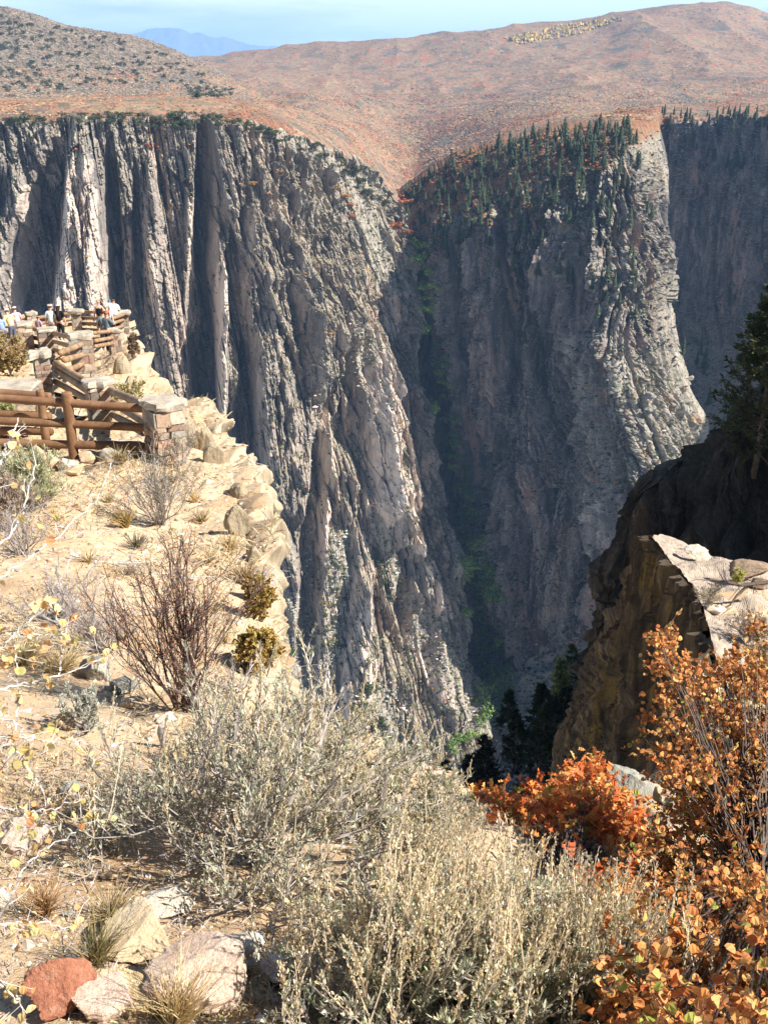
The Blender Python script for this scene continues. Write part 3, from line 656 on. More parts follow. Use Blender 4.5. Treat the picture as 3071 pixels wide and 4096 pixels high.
# ---------------------------------------------------------------- what is seen at each picture point (to stand things on)
ZD = np.full((1024, 767), 1e9); ZP = np.zeros((1024, 767, 3)); ZN = np.zeros((1024, 767)); ZS = np.zeros((1024, 767), int)
SHEETS = dict(plat=PLAT, hill=HILL, lw=LW, rw=RW, fw=FW, gf=GF, ng=NG, c1=C1, c2=C2, top=top, top2=top2, apron=APRON, gl=GL, gr=GR)
for k, (nm, P) in enumerate(SHEETS.items()):
    n = np.abs(gnormal(P)[..., 2]).ravel()
    # denser sampling between the grid points
    Q = [P.reshape(-1, 3)]; N = [n]
    if P.shape[0] * P.shape[1] < 400000:
        h = P
        for _ in range(1):
            h2 = np.zeros((h.shape[0] * 2 - 1, h.shape[1] * 2 - 1, 3))
            h2[::2, ::2] = h; h2[1::2, ::2] = (h[1:] + h[:-1]) / 2; h2[:, 1::2] = (h2[:, :-2:2] + h2[:, 2::2]) / 2
            h = h2
        Q = [h.reshape(-1, 3)]; N = [np.abs(gnormal(h)[..., 2]).ravel()]
    Q = np.concatenate(Q); N = np.concatenate(N)
    u, v, d = proj(Q)
    ok = (u >= 0) & (u < 767) & (v >= 0) & (v < 1024) & (d > 0.1)
    Q, N, u, v, d = Q[ok], N[ok], u[ok].astype(int), v[ok].astype(int), d[ok]
    o = np.argsort(-d)
    Q, N, u, v, d = Q[o], N[o], u[o], v[o], d[o]
    D = np.full((1024, 767), 1e9); I = np.full((1024, 767), -1)
    D[v, u] = d; I[v, u] = np.arange(len(d))
    b = D < ZD
    ZD[b] = D[b]; ZP[b] = Q[I[b]]; ZN[b] = N[I[b]]; ZS[b] = k
SID = {n: k for k, n in enumerate(SHEETS)}
def at(u, v):
    """visible terrain point at a picture point"""
    u = int(min(max(u, 0), 766)); v = int(min(max(v, 0), 1023))
    w = ZD[max(0, v - 2):v + 3, max(0, u - 2):u + 3]
    j = np.unravel_index(np.argmin(w), w.shape)
    return ZP[max(0, v - 2) + j[0], max(0, u - 2) + j[1]].copy()
def far(u, v):
    p = at(u, v)
    return p if p[1] > 100 else on('lw' if u < 470 else 'ng', u, v)
def on(name, u, v):
    """nearest point of one named sheet to a picture point (may lie outside the frame or be hidden)"""
    P = SHEETS[name].reshape(-1, 3)
    a, b, d = PR[name] if name in PR else PR.setdefault(name, proj(P))
    q = np.where(d > 0.05, (a - u) ** 2 + (b - v) ** 2, 1e12)
    return P[np.argmin(q)].copy()
PR = {}
def ppm(p):
    return FPX / (p[1] * CP - p[2] * SP)
def inpoly(u, v, poly):
    r = np.zeros(np.shape(u), bool); n = len(poly)
    for i in range(n):
        (x1, y1), (x2, y2) = poly[i], poly[(i + 1) % n]
        c = ((y1 > v) != (y2 > v)) & (u < (x2 - x1) * (v - y1) / ((y2 - y1) or 1e-9) + x1)
        r ^= c
    return r
def scatter(n, poly, sheets=None, nmin=0.0, mind=0.0, dens=None):
    """picture points over a polygon whose terrain belongs to the given sheets"""
    a = np.array(poly, float)
    out = []
    tries = 0
    while len(out) < n and tries < n * 60:
        tries += 1
        u = RNG.uniform(a[:, 0].min(), a[:, 0].max()); v = RNG.uniform(a[:, 1].min(), a[:, 1].max())
        if not (0 <= u < 767 and 0 <= v < 1024) or not inpoly(np.float64(u), np.float64(v), poly): continue
        iu, iv = int(u), int(v)
        if ZD[iv, iu] > 1e8 or (sheets and ZS[iv, iu] not in [SID[s] for s in sheets]) or ZN[iv, iu] < nmin: continue
        if dens is not None and RNG.random() > dens(u, v): continue
        if mind and any((u - p) ** 2 + (v - q) ** 2 < mind * mind for p, q in out[-60:]): continue
        out.append((u, v))
    return out

# ---------------------------------------------------------------- plant building
def norm(a):
    return a / (np.linalg.norm(a, axis=-1, keepdims=True) + 1e-9)
def grow(pos, dirs, length, steps, wig, up=0.0):
    nodes = [pos]; d = norm(dirs)
    for k in range(steps):
        d = norm(d + RNG.normal(0, wig, d.shape) + np.array([0, 0, up]))
        pos = pos + d * (length / steps)[:, None]
        nodes.append(pos)
    return np.stack(nodes, 1)
def kids(nodes, m, t0, t1, spread, up=0.0):
    n, k = nodes.shape[:2]
    i = np.repeat(np.arange(n), m)
    t = RNG.uniform(t0, t1, n * m) * (k - 1)
    a = np.minimum(t.astype(int), k - 2); f = (t - a)[:, None]
    p = nodes[i, a] * (1 - f) + nodes[i, a + 1] * f
    d = norm(nodes[i, a + 1] - nodes[i, a])
    d = norm(d + RNG.normal(0, spread, d.shape) + np.array([0, 0, up]))
    return p, d
def segs(nodes, r0, r1):
    """branch nodes -> segment ends and radii"""
    n, k = nodes.shape[:2]
    t = np.linspace(0, 1, k)
    r0 = np.broadcast_to(np.asarray(r0, float).reshape(-1, 1), (n, 1)); r1 = np.broadcast_to(np.asarray(r1, float).reshape(-1, 1), (n, 1))
    r = r0 * (1 - t) + r1 * t
    return nodes[:, :-1].reshape(-1, 3), nodes[:, 1:].reshape(-1, 3), r[:, :-1].ravel(), r[:, 1:].ravel()
def sticks(S, sides=3):
    A = np.concatenate([s[0] for s in S]); B = np.concatenate([s[1] for s in S]); ra = np.concatenate([s[2] for s in S]); rb = np.concatenate([s[3] for s in S])
    d = norm(B - A)
    h = np.where(np.abs(d[:, 2:]) > 0.9, np.array([[1.0, 0, 0]]), np.array([[0, 0, 1.0]]))
    x = norm(np.cross(d, h)); y = np.cross(d, x)
    V = []
    for q in range(sides):
        c, s_ = cos(2 * pi * q / sides), sin(2 * pi * q / sides)
        o = x * c + y * s_
        V += [A + o * ra[:, None], B + o * rb[:, None]]
    n = len(A)
    V = np.stack(V, 1).reshape(-1, 3)
    b = np.arange(n)[:, None] * (2 * sides)
    F = np.concatenate([b + np.array([[2 * q, 2 * ((q + 1) % sides), 2 * ((q + 1) % sides) + 1, 2 * q + 1]]) for q in range(sides)])
    return V, F
LEAFT = {
    'blade': (np.array([[0, 0], [.5, .55], [0, 1], [-.5, .55]]), np.array([[0, 1, 2, 3]])),
    'round': (np.array([[0, 0], [.34, .16], [.5, .5], [.36, .84], [0, 1], [-.36, .84], [-.5, .5], [-.34, .16]]), np.array([[0, 1, 6, 7], [1, 2, 5, 6], [2, 3, 4, 5]])),
    'oak': (np.array([[.03, 0], [.10, .2], [.36, .34], [.14, .44], [.46, .6], [.18, .68], [.34, .86], [0, 1], [-.34, .86], [-.18, .68], [-.46, .6], [-.14, .44], [-.36, .34], [-.10, .2], [-.03, 0]]),
            np.array([[0, 1, 13, 14], [1, 2, 12, 13], [2, 3, 11, 12], [3, 4, 10, 11], [4, 5, 9, 10], [5, 6, 8, 9]])),
}
def leaves(pos, dirs, size, width, shape, droop=0.0, cup=0.25, flat=0.0):
    """one leaf at each point; returns V, F and the index of each vertex's leaf"""
    T, F = LEAFT[shape]
    n, k = len(pos), len(T)
    d = norm(dirs + np.array([0, 0, -droop]))
    r = RNG.normal(0, 1, (n, 3)); r[:, 2] += flat * 3
    x = norm(np.cross(d, r)); nn = np.cross(x, d)
    size = np.broadcast_to(size, n); 
    lx = T[:, 0][None] * (size * width)[:, None]; ly = T[:, 1][None] * size[:, None]
    lz = cup * (np.abs(T[:, 0])[None] * 2) ** 2 * (size * width)[:, None]
    V = pos[:, None] + lx[..., None] * x[:, None] + ly[..., None] * d[:, None] + lz[..., None] * nn[:, None]
    FF = (np.arange(n)[:, None, None] * k + F[None]).reshape(-1, F.shape[1])
    return V.reshape(-1, 3), FF, np.repeat(np.arange(n), k)
def pal(n, cols, jit=0.12, w=None):
    c = np.array(cols, float)[RNG.choice(len(cols), n, p=w)]
    return np.clip(c * (1 + RNG.normal(0, jit, (n, 1))) * (1 + RNG.normal(0, jit * 0.35, (n, 3))), 0.004, 0.95)
def bark(name, c, var=0.25, scale=40):
    t = NT(name)
    return t.done(t.mix(t.ramp(t.noise(scale, 4, 0.7), [(0.35, 0.0), (0.65, 1.0)]), tuple(x * (1 - var) for x in c), tuple(min(0.95, x * (1 + var)) for x in c)))
M['stem_dark'] = bark('dark_bark', (0.10, 0.075, 0.06), 0.5)
M['stem_red'] = bark('reddish_twig_bark', (0.11, 0.075, 0.065), 0.5)
M['stem_grey'] = bark('grey_twig_bark', (0.34, 0.30, 0.275), 0.3)
M['stem_white'] = bark('pale_twig_bark', (0.40, 0.37, 0.34), 0.35)
M['straw'] = bark('straw_stem', (0.56, 0.45, 0.29), 0.3)
M['trunk'] = bark('conifer_bark', (0.10, 0.075, 0.055), 0.4, 3)

def plant(name, label, cat, base, stems=None, foliage=None, group=None, stem_name='stem', leaf_name='foliage', extra=()):
    e = empty(name, base)
    tag(e, label, cat, group)
    b = np.asarray(base, float)
    if stems:
        V, F = sticks(stems[0]); mesh_obj(stem_name, V - b, F, stems[1], parent=e)
    if foliage:
        V, F, c = foliage[:3]; mesh_obj(leaf_name, V - b, F, foliage[3] if len(foliage) > 3 else M['leaf'], parent=e, col=c)
    for nm, V, F, c, m in extra:
        mesh_obj(nm, V - b, F, m, parent=e, col=c)
    return e

# ---- trees: unit meshes
def conifer_mesh(name, seed, tris=260, w=0.17, ragged=0.35, col=(0.035, 0.052, 0.030), gap=0.0):
    r = np.random.default_rng(seed)
    n = tris
    z = r.random(n) ** 0.8 * 0.93 + 0.07
    lay = np.round(z * 13) / 13
    R = w * (1.10 - z) ** 0.8 * (1 - ragged * r.random(n)) * (0.8 + 0.35 * (hsh(np.round(z * 13), seed=seed)))
    a = r.random(n) * 2 * pi
    L_ = 0.055 + 0.05 * (1 - z)
    tip = np.stack([np.cos(a) * R, np.sin(a) * R, z - 0.25 * R], -1)
    inn = np.stack([np.cos(a) * R * 0.25, np.sin(a) * R * 0.25, z + 0.04], -1)
    side = np.stack([-np.sin(a), np.cos(a), 0 * a], -1) * (L_ * 0.55)[:, None]
    mid = tip * 0.55 + inn * 0.45
    V = np.stack([inn, mid + side + [0, 0, -0.012], tip, mid - side + [0, 0, -0.012]], 1).reshape(-1, 3)
    F = np.arange(n)[:, None] * 4 + np.array([[0, 1, 2, 3]])
    c = np.repeat(np.clip(np.array(col) * (1 + r.normal(0, 0.28, (n, 1))), 0.008, 1), 4, 0)
    S = (np.array([[0, 0, -0.02]]), np.array([[0, 0, 0.97]]), np.array([0.016]), np.array([0.002]))
    tv, tf = sticks([S], 5)
    mi = np.concatenate([np.zeros(len(F)), np.ones(len(tf))])
    return mesh_obj(name, np.concatenate([V, tv]), [F, tf + len(V)], [M['tinted'], M['trunk']], mi=mi, col=np.concatenate([c, np.full((len(tv), 3), 0.1)]), link=False)
def round_mesh(name, seed, n=240, flat=0.85, col=(0.055, 0.07, 0.038), leaf=0.17, lobes=7, trunk=True):
    r = np.random.default_rng(seed)
    cen = np.stack([r.normal(0, 0.26, lobes), r.normal(0, 0.26, lobes), r.uniform(0.32, 0.75, lobes)], -1); rad = r.uniform(0.18, 0.34, lobes)
    i = r.integers(0, lobes, n)
    d = r.normal(0, 1, (n, 3)); d /= np.linalg.norm(d, axis=1, keepdims=True)
    p = cen[i] + d * (rad[i] * r.uniform(0.55, 1.05, n))[:, None]
    p[:, 2] = np.maximum(p[:, 2] * flat, 0.03)
    x = r.normal(0, 1, (n, 3)); x -= d * (x * d).sum(1, keepdims=True) * 0.75; x /= np.linalg.norm(x, axis=1, keepdims=True)
    y = np.cross(d, x)
    s = leaf * r.uniform(0.5, 1.1, (n, 1))
    V = np.stack([p - x * s * .5, p + y * s * .45, p + x * s * .5, p - y * s * .45], 1).reshape(-1, 3)
    F = np.arange(n)[:, None] * 4 + np.array([[0, 1, 2, 3]])
    c = np.repeat(np.clip(np.array(col) * (1 + r.normal(0, 0.28, (n, 1))), 0.006, 1), 4, 0)
    S = (np.array([[0, 0, -0.05], [0, 0, 0.2]]), np.array([[0, 0, 0.25], [0.1, 0.05, 0.6]]), np.array([0.045, 0.03]), np.array([0.03, 0.01]))
    tv, tf = sticks([S], 5)
    mi = np.concatenate([np.zeros(len(F)), np.ones(len(tf))])
    return mesh_obj(name, np.concatenate([V, tv]), [F, tf + len(V)], [M['tinted'], M['trunk']], mi=mi, col=np.concatenate([c, np.full((len(tv), 3), 0.1)]), link=False)
CONI = [conifer_mesh('conifer', 900 + k, 300, (0.22, 0.30, 0.26, 0.36, 0.24)[k], col=(0.062, 0.082, 0.045)) for k in range(5)]
JUNI = [round_mesh('juniper', 920 + k, 200, col=(0.062, 0.075, 0.040)) for k in range(4)]
COTT = [round_mesh('cottonwood', 940 + k, 320, 1.0, col=(0.15, 0.23, 0.06), leaf=0.13, lobes=9) for k in range(3)]
OAKB = [round_mesh('scrub_oak', 960 + k, 240, 0.7, col=c, leaf=0.15) for k, c in enumerate([(0.36, 0.12, 0.05), (0.30, 0.16, 0.05), (0.20, 0.15, 0.06)])]
BUSH = [round_mesh('bush', 980 + k, 260, 0.75, col=c, leaf=0.14) for k, c in enumerate([(0.055, 0.075, 0.03), (0.09, 0.10, 0.04), (0.16, 0.15, 0.05)])]
def put(meshes, p, h, w=None, label='', cat='', group=None, name=None):
    me = meshes[RNG.integers(len(meshes))]
    o = bpy.data.objects.new(name or me.name.split('.')[0], me)
    COL.objects.link(o)
    o.location = [float(c) for c in p]
    ww = w or h
    o.scale = (ww, ww, h)
    o.rotation_euler = (0, 0, RNG.uniform(0, 2 * pi))
    return tag(o, label, cat, group)

# conifers of the far slopes
slope_poly = [(402, 190), (462, 152), (523, 137), (578, 126), (630, 126), (640, 140), (610, 165), (575, 195), (530, 212), (480, 232), (440, 262), (412, 262)]
for u, v in scatter(195, slope_poly, ['rw', 'gf', 'plat'], 0, 3, dens=lambda u, v: 0.25 + 1.1 * (vn2(np.float64(u / 22), np.float64(v / 12), 5) + 0.35)):
    p = far(u, v); put(CONI, p - [0, 0, .5], RNG.uniform(8, 17), None, 'dark green fir on the orange slope across the canyon', 'fir tree', 'firs on the wooded slope', 'fir_tree')
for u, v in scatter(48, [(470, 235), (560, 205), (640, 160), (660, 200), (640, 330), (590, 320), (520, 300)], ['rw'], 0.25, 5):
    p = far(u, v); put(CONI, p - [0, 0, .5], RNG.uniform(9, 15), None, 'dark green fir clinging to the broken grey cliff below the wooded slope', 'fir tree', 'firs on the grey cliff ledges', 'fir_tree')
for u, v in scatter(26, [(660, 113), (767, 108), (767, 118), (660, 125)], ['plat', 'fw'], 0, 3):
    p = far(u, v); put(CONI, p - [0, 0, .5], RNG.uniform(9, 16), None, 'dark fir on the far rim above the blue shaded wall', 'fir tree', 'firs on the far right rim', 'fir_tree')
for u, v in scatter(26, [(670, 130), (767, 122), (767, 185), (700, 170)], ['fw'], 0, 4):
    p = far(u, v); put(CONI, p - [0, 0, .5], RNG.uniform(10, 18), None, 'fir growing from the blue shaded far wall', 'fir tree', 'firs on the shaded far wall', 'fir_tree')
for (u, v, h), lb in zip([(681, 353, 16), (697, 352, 24), (693, 362, 16), (701, 366, 25), (700, 372, 14), (705, 402, 20), (722, 405, 12)], ['slim fir at the foot of the lit cliff nose, nearest the rock face', 'taller slim fir of the pair on the shaded scree', 'short fir beside the pair on the shaded scree', 'slim fir just below the pair on the shaded scree', 'small fir under the slim pair on the scree', 'lone dark fir lower down the scree slope', 'low fir by the pale boulder on the scree']):
    p = far(u, v); put(CONI, p - [0, 0, .5], h, h * 0.75, lb, 'fir tree', None, 'fir_tree')
# junipers of the left rim and of the dry hill
for u, v in scatter(95, [(100, 112), (200, 113), (240, 119), (330, 150), (365, 172), (392, 205), (385, 215), (345, 172), (300, 150), (240, 132), (200, 130), (104, 128)], ['plat', 'lw'], 0, 3):
    p = far(u, v); put(JUNI, p - [0, 0, .4], RNG.uniform(4.5, 8), RNG.uniform(6, 10), 'dark green juniper along the rim above the lit canyon wall', 'juniper', 'junipers on the lit rim', 'juniper')
for u, v in scatter(24, [(2, 116), (100, 113), (100, 124), (2, 126)], ['plat', 'lw'], 0, 4):
    p = far(u, v); put(JUNI, p - [0, 0, .4], RNG.uniform(4, 7), RNG.uniform(5, 9), 'juniper on the far left rim edge above the fins', 'juniper', 'junipers on the left rim edge', 'juniper')
hill_poly = [(0, 12), (60, 26), (130, 40), (190, 60), (215, 78), (200, 84), (120, 82), (60, 90), (0, 96)]
for u, v in scatter(165, hill_poly, ['hill', 'plat'], 0, 2.2):
    p = far(u, v); put(JUNI, p - [0, 0, .4], RNG.uniform(6, 12), RNG.uniform(8, 14), 'small dark juniper dotted over the dry grey hill', 'juniper', 'junipers on the dry hill', 'juniper')
for u, v in scatter(26, [(188, 84), (235, 86), (232, 95), (190, 97)], ['hill', 'plat'], 0, 2):
    p = far(u, v); put(JUNI, p - [0, 0, .4], RNG.uniform(6, 12), RNG.uniform(8, 14), 'juniper of the small dark clump below the dry hill', 'juniper', 'junipers of the small clump', 'juniper')
# green trees along the floor of the side canyon
gul = [(412, 240), (426, 250), (436, 330), (455, 420), (472, 500), (490, 580), (500, 650), (512, 690), (490, 700), (474, 660), (462, 560), (444, 460), (425, 350)]
for u, v in scatter(120, gul, ['gf', 'rw', 'lw'], 0, 4):
    p = far(u, v); put(COTT, p - [0, 0, 1], RNG.uniform(8, 15), RNG.uniform(8, 14), 'green broadleaf tree on the shaded side canyon floor', 'tree', 'green trees in the side canyon', 'broadleaf_tree')
for k, (u, v, h, w) in enumerate([(478, 692, 16, 13), (484, 704, 17, 13), (492, 690, 20, 14), (489, 716, 16, 12), (496, 712, 15, 12), (482, 722, 13, 11), (452, 748, 11, 11), (460, 744, 13, 12), (468, 742, 13, 12), (474, 735, 10, 10), (418, 750, 8, 8)]):
    p = far(u, v); put(COTT, p - [0, 0, 1], h, w, ('bright yellow green cottonwood at the sunlit canyon bottom' if k < 6 else 'bright green willow beside the dark gully pines' if k < 10 else 'bright bush at the foot of the scree chute'), 'tree' if k < 10 else 'bush', 'cottonwoods in the sun' if k < 6 else 'willows by the gully' if k < 10 else None, 'broadleaf_tree')
# bushes on the lit wall
for k, (u, v) in enumerate(scatter(34, [(352, 712), (372, 702), (386, 718), (389, 745), (378, 758), (356, 752)], None, 0, 4) + scatter(9, [(362, 686), (380, 684), (378, 692), (362, 694)], None, 0, 4)):
    p = far(u, v); put(BUSH[:1], p - [0, 0, .3], RNG.uniform(4, 7), RNG.uniform(5, 8), 'dark green shrub of the dense patch on the scree cone', 'shrub', 'shrubs on the scree cone', 'shrub')
for k, (u, v) in enumerate(scatter(26, [(312, 560), (338, 545), (345, 600), (335, 650), (315, 640)], None, 0, 4)):
    p = far(u, v); put(BUSH[:1] if k % 3 else OAKB[2:], p - [0, 0, .3], RNG.uniform(3, 6), RNG.uniform(4, 7), 'green or rusty shrub beside the grey scree chute', 'shrub', 'shrubs by the scree chute', 'shrub')
for k, (u, v, w) in enumerate([(296, 651, 9), (322, 648, 10), (330, 640, 10), (338, 646, 9), (380, 572, 8), (384, 585, 9), (377, 562, 9), (388, 596, 8)]):
    p = far(u, v); put(BUSH[:1] if k != 2 else BUSH[2:], p - [0, 0, .3], w * .7, w, 'rounded dark green shrub on the lit lower canyon wall', 'shrub', 'rounded shrubs on the lower wall', 'shrub')
for k, (u, v, w, c) in enumerate([(338, 188, 11, 1), (343, 197, 12, 1), (349, 207, 11, 0), (352, 216, 10, 0), (399, 196, 13, 0), (403, 202, 14, 0), (398, 228, 15, 0), (402, 232, 12, 0), (276, 176, 8, 1), (252, 187, 9, 1), (330, 333, 6, 1), (150, 146, 6, 0), (155, 150, 6, 0)]):
    p = far(u, v); put(OAKB[c:c + 1], p - [0, 0, .3], w * .7, w, 'orange oak thicket on the lit canyon wall ledges' if c == 1 else 'red orange oak thicket at the notch of the canyon', 'oak thicket', 'orange oaks on the wall' if c == 1 else 'red oaks on the wall', 'scrub_oak')

# ---- ground cover nobody could count
def blobs(name, pts, size, cols, w=None, flat=0.7):
    n = len(pts)
    T = np.array([[1, 0, 0.2], [0.3, .95, .25], [-.8, .6, .2], [-.8, -.6, .2], [.3, -.95, .25], [.15, .1, 1], [.5, .5, .75], [-.5, -.3, .8]], float)
    F = np.array([[0, 1, 6], [1, 5, 6], [1, 2, 5], [2, 7, 5], [2, 3, 7], [3, 4, 7], [4, 0, 5], [4, 5, 7], [0, 6, 5]])
    a = RNG.uniform(0, 2 * pi, n); c, s_ = np.cos(a), np.sin(a)
    t = T[None] * (1 + RNG.normal(0, 0.22, (n, len(T), 1)))
    x = t[..., 0] * c[:, None] - t[..., 1] * s_[:, None]; y = t[..., 0] * s_[:, None] + t[..., 1] * c[:, None]
    V = np.stack([x, y, t[..., 2] * flat - 0.15], -1) * np.asarray(size).reshape(-1, 1, 1) * 0.5 + pts[:, None]
    FF = (np.arange(n)[:, None, None] * len(T) + F[None]).reshape(-1, 3)
    o = mesh_obj(name, V, FF, M['tinted'], col=np.repeat(pal(n, cols, 0.2, w), len(T), 0))
    return tag(o, kind='stuff')
def cover_pts(n, sheets, nmin=0.0, vmax=1024, power=0.0, mask=None):
    ok = np.isin(ZS, [SID[s] for s in sheets]) & (ZD < 1e8) & (ZN >= nmin)
    ok[vmax:] = False
    if mask is not None: ok &= mask
    idx = np.argwhere(ok)
    i = idx[RNG.integers(0, len(idx), n)]
    p = ZP[i[:, 0], i[:, 1]].copy()
    s = ZD[i[:, 0], i[:, 1]] / FPX                       # metres per pixel there
    p[:, 0] += RNG.uniform(-.5, .5, n) * s; p[:, 1] += RNG.uniform(-.5, .5, n) * s * 6
    return p, s, i
p, s, i = cover_pts(34000, ['plat'], mask=(np.mgrid[0:1024, 0:767][0] > 92) | (RNG.random((1024, 767)) < 0.10))
zn = fbm2(p[:, 0] / 150, p[:, 1] / 260, 4, 401, 0.6)
for k, (lo, hi, cols) in enumerate([(-9, -0.12, [(0.36, 0.15, 0.085), (0.42, 0.16, 0.08), (0.30, 0.20, 0.12)]), (-0.12, 0.1, [(0.30, 0.21, 0.12), (0.36, 0.24, 0.12), (0.20, 0.16, 0.10), (0.40, 0.17, 0.09)]), (0.1, 9, [(0.15, 0.14, 0.10), (0.22, 0.18, 0.13), (0.28, 0.20, 0.15), (0.18, 0.15, 0.13)])]):
    m_ = (zn >= lo) & (zn < hi) & (RNG.random(len(zn)) < (0.9, 0.75, 0.6)[k] * np.clip(0.55 + 2.2 * fbm2(p[:, 0] / 60, p[:, 1] / 110, 3, 410), 0.12, 1))
    blobs('scrub_oak_brush', p[m_], np.clip(RNG.uniform(1.3, 2.6, m_.sum()) * s[m_] ** 0.7 * 1.5, 1.8, 11), cols, None, 0.55)
p, s, i = cover_pts(9000, ['hill'])
blobs('hillside_brush', p, RNG.uniform(2, 6, len(p)), [(0.20, 0.17, 0.13), (0.12, 0.11, 0.08), (0.30, 0.25, 0.19), (0.24, 0.15, 0.08)], [.4, .3, .2, .1])
mp_ = np.zeros((1024, 767), bool)
for q in range(0, 9):
    pass
vv, uu = np.mgrid[0:1024, 0:767]
asp = inpoly(uu, vv, [(505, 38), (560, 25), (600, 20), (618, 17), (622, 20), (585, 32), (540, 41), (520, 44)])
p, s, i = cover_pts(300, ['plat'], mask=asp)
blobs('aspen_grove', p, RNG.uniform(8, 17, len(p)), [(0.46, 0.31, 0.08), (0.38, 0.28, 0.11), (0.27, 0.22, 0.12)], [.35, .35, .3], 1.7)
p, s, i = cover_pts(6500, ['lw'], 0.5)
blobs('wall_brush', p, RNG.uniform(1.2, 3.4, len(p)), [(0.065, 0.08, 0.04), (0.09, 0.10, 0.055), (0.13, 0.12, 0.065), (0.24, 0.15, 0.06), (0.26, 0.10, 0.05)], [.38, .30, .18, .09, .05])
p, s, i = cover_pts(4200, ['rw', 'fw', 'gf'], 0.42, mask=(vv > 130))
blobs('wall_brush', p, RNG.uniform(1.4, 4.0, len(p)), [(0.055, 0.07, 0.04), (0.08, 0.09, 0.05), (0.12, 0.11, 0.065), (0.26, 0.13, 0.06)], [.42, .30, .16, .12])
p, s, i = cover_pts(2600, ['rw'], 0.0, mask=inpoly(uu, vv, slope_poly))
blobs('scrub_oak_brush', p, RNG.uniform(2, 5, len(p)), [(0.33, 0.12, 0.05), (0.30, 0.17, 0.07), (0.15, 0.12, 0.07), (0.10, 0.10, 0.05)], [.34, .26, .2, .2])
sp_ = scatter(170, slope_poly, ['rw', 'gf', 'plat'], 0, 2)
VV, FF, CC, n0 = [], [], [], 0
me0 = CONI[3]
cv = np.zeros(len(me0.vertices) * 3, np.float32); me0.vertices.foreach_get('co', cv); cv = cv.reshape(-1, 3)[:1200]
cc4 = np.zeros(len(me0.vertices) * 4, np.float32); me0.color_attributes['tint'].data.foreach_get('color', cc4); cc4 = cc4.reshape(-1, 4)[:1200, :3]
for u, v in sp_:
    h_ = RNG.uniform(4, 9); a_ = RNG.uniform(0, 6.28); R_ = np.array([[cos(a_), -sin(a_), 0], [sin(a_), cos(a_), 0], [0, 0, 1]])
    VV.append((cv * [h_, h_, h_]) @ R_.T + far(u, v)); FF.append(np.arange(1200).reshape(-1, 4) + n0); CC.append(cc4); n0 += 1200
tag(mesh_obj('fir_wood', np.concatenate(VV), np.concatenate(FF), M['tinted'], col=np.concatenate(CC)), kind='stuff')
# boulders and scree of the canyon
TAL = caps(uu.astype(float), vv.astype(float), TALUS) > 0.4
p, s, i = cover_pts(5200, ['lw'], 0.0, mask=TAL)
blobs('scree', p, np.minimum(RNG.exponential(0.8, len(p)) + 0.5, 5), [(0.34, 0.31, 0.28), (0.24, 0.22, 0.20), (0.44, 0.39, 0.34)], None, 0.6)
p, s, i = cover_pts(5000, ['fw', 'rw', 'gf', 'ng'], 0.3, mask=(vv > 330) & (uu > 440))
blobs('scree', p, np.minimum(RNG.exponential(0.8, len(p)) + 0.4, s * 4 + 0.3), [(0.20, 0.185, 0.17), (0.13, 0.12, 0.115), (0.30, 0.27, 0.235)], None, 0.6)
# ---------------------------------------------------------------- near the viewer: rocks
def rock_shape(seed, dims, sub=40, facets=16, rough=0.075):
    r = np.random.default_rng(seed)
    nu, nv = sub * 2, sub
    a = np.linspace(0, 2 * pi, nu, endpoint=False); b = np.linspace(-pi / 2, pi / 2, nv)
    A, B = np.meshgrid(a, b)
    D = np.stack([np.cos(A) * np.cos(B), np.sin(A) * np.cos(B), np.sin(B)], -1)
    N = norm(r.normal(0, 1, (facets, 3))); of = r.uniform(0.55, 1.0, facets)
    q = np.einsum('ijk,lk->ijl', D, N)
    R = np.where(q > 0.05, of / np.maximum(q, 0.05), 9).min(-1)
    R = np.minimum(R, 1.25)
    R = R * (1 + rough * 2.2 * fbm3(D[..., 0] * 2.1 + seed, D[..., 1] * 2.1, D[..., 2] * 2.1, 5, seed, 0.6))
    P = D * R[..., None]
    P /= np.abs(P).reshape(-1, 3).max(0)
    P = P * np.array(dims) * 0.5
    i = np.arange((nv - 1) * nu).reshape(nv - 1, nu)
    F = np.stack([i, np.roll(i, -1, 1), np.roll(i, -1, 1) + nu, i + nu], -1).reshape(-1, 4)
    return P.reshape(-1, 3), F
def stone_mat(name, a, b, c, spot, sc_=14):
    t = NT(name)
    col = t.ramp(t.noise(sc_ * 0.4, 7, 0.7), [(0.34, a), (0.5, b), (0.66, c)])
    col = t.mix(t.ramp(t.noise(sc_ * 1.6, 6, 0.85), [(0.52, 0.0), (0.64, 0.65)]), col, spot)
    col = t.mix(1.0, col, t.ramp(t.noise(sc_ * 9, 4, 0.8), [(0.35, 0.72), (0.65, 1.15)]), 'MULTIPLY')
    t.bump(t.math('ADD', t.noise(sc_ * 2.2, 8, 0.75), t.math('MULTIPLY', t.noise(sc_ * 12, 4, 0.7), 0.4)), 0.75, 0.02)
    return t.done(col, 0.9)
M['red_stone'] = stone_mat('red_stone', (0.26, 0.10, 0.06), (0.36, 0.15, 0.09), (0.44, 0.21, 0.13), (0.46, 0.28, 0.20))
M['yellow_stone'] = stone_mat('yellow_stone', (0.56, 0.41, 0.21), (0.66, 0.51, 0.30), (0.70, 0.58, 0.38), (0.62, 0.54, 0.42))
M['pink_stone'] = stone_mat('pink_granite', (0.56, 0.40, 0.30), (0.68, 0.53, 0.42), (0.74, 0.62, 0.52), (0.56, 0.35, 0.25))
M['white_stone'] = stone_mat('pale_granite', (0.54, 0.46, 0.34), (0.68, 0.60, 0.48), (0.74, 0.68, 0.57), (0.42, 0.30, 0.20))
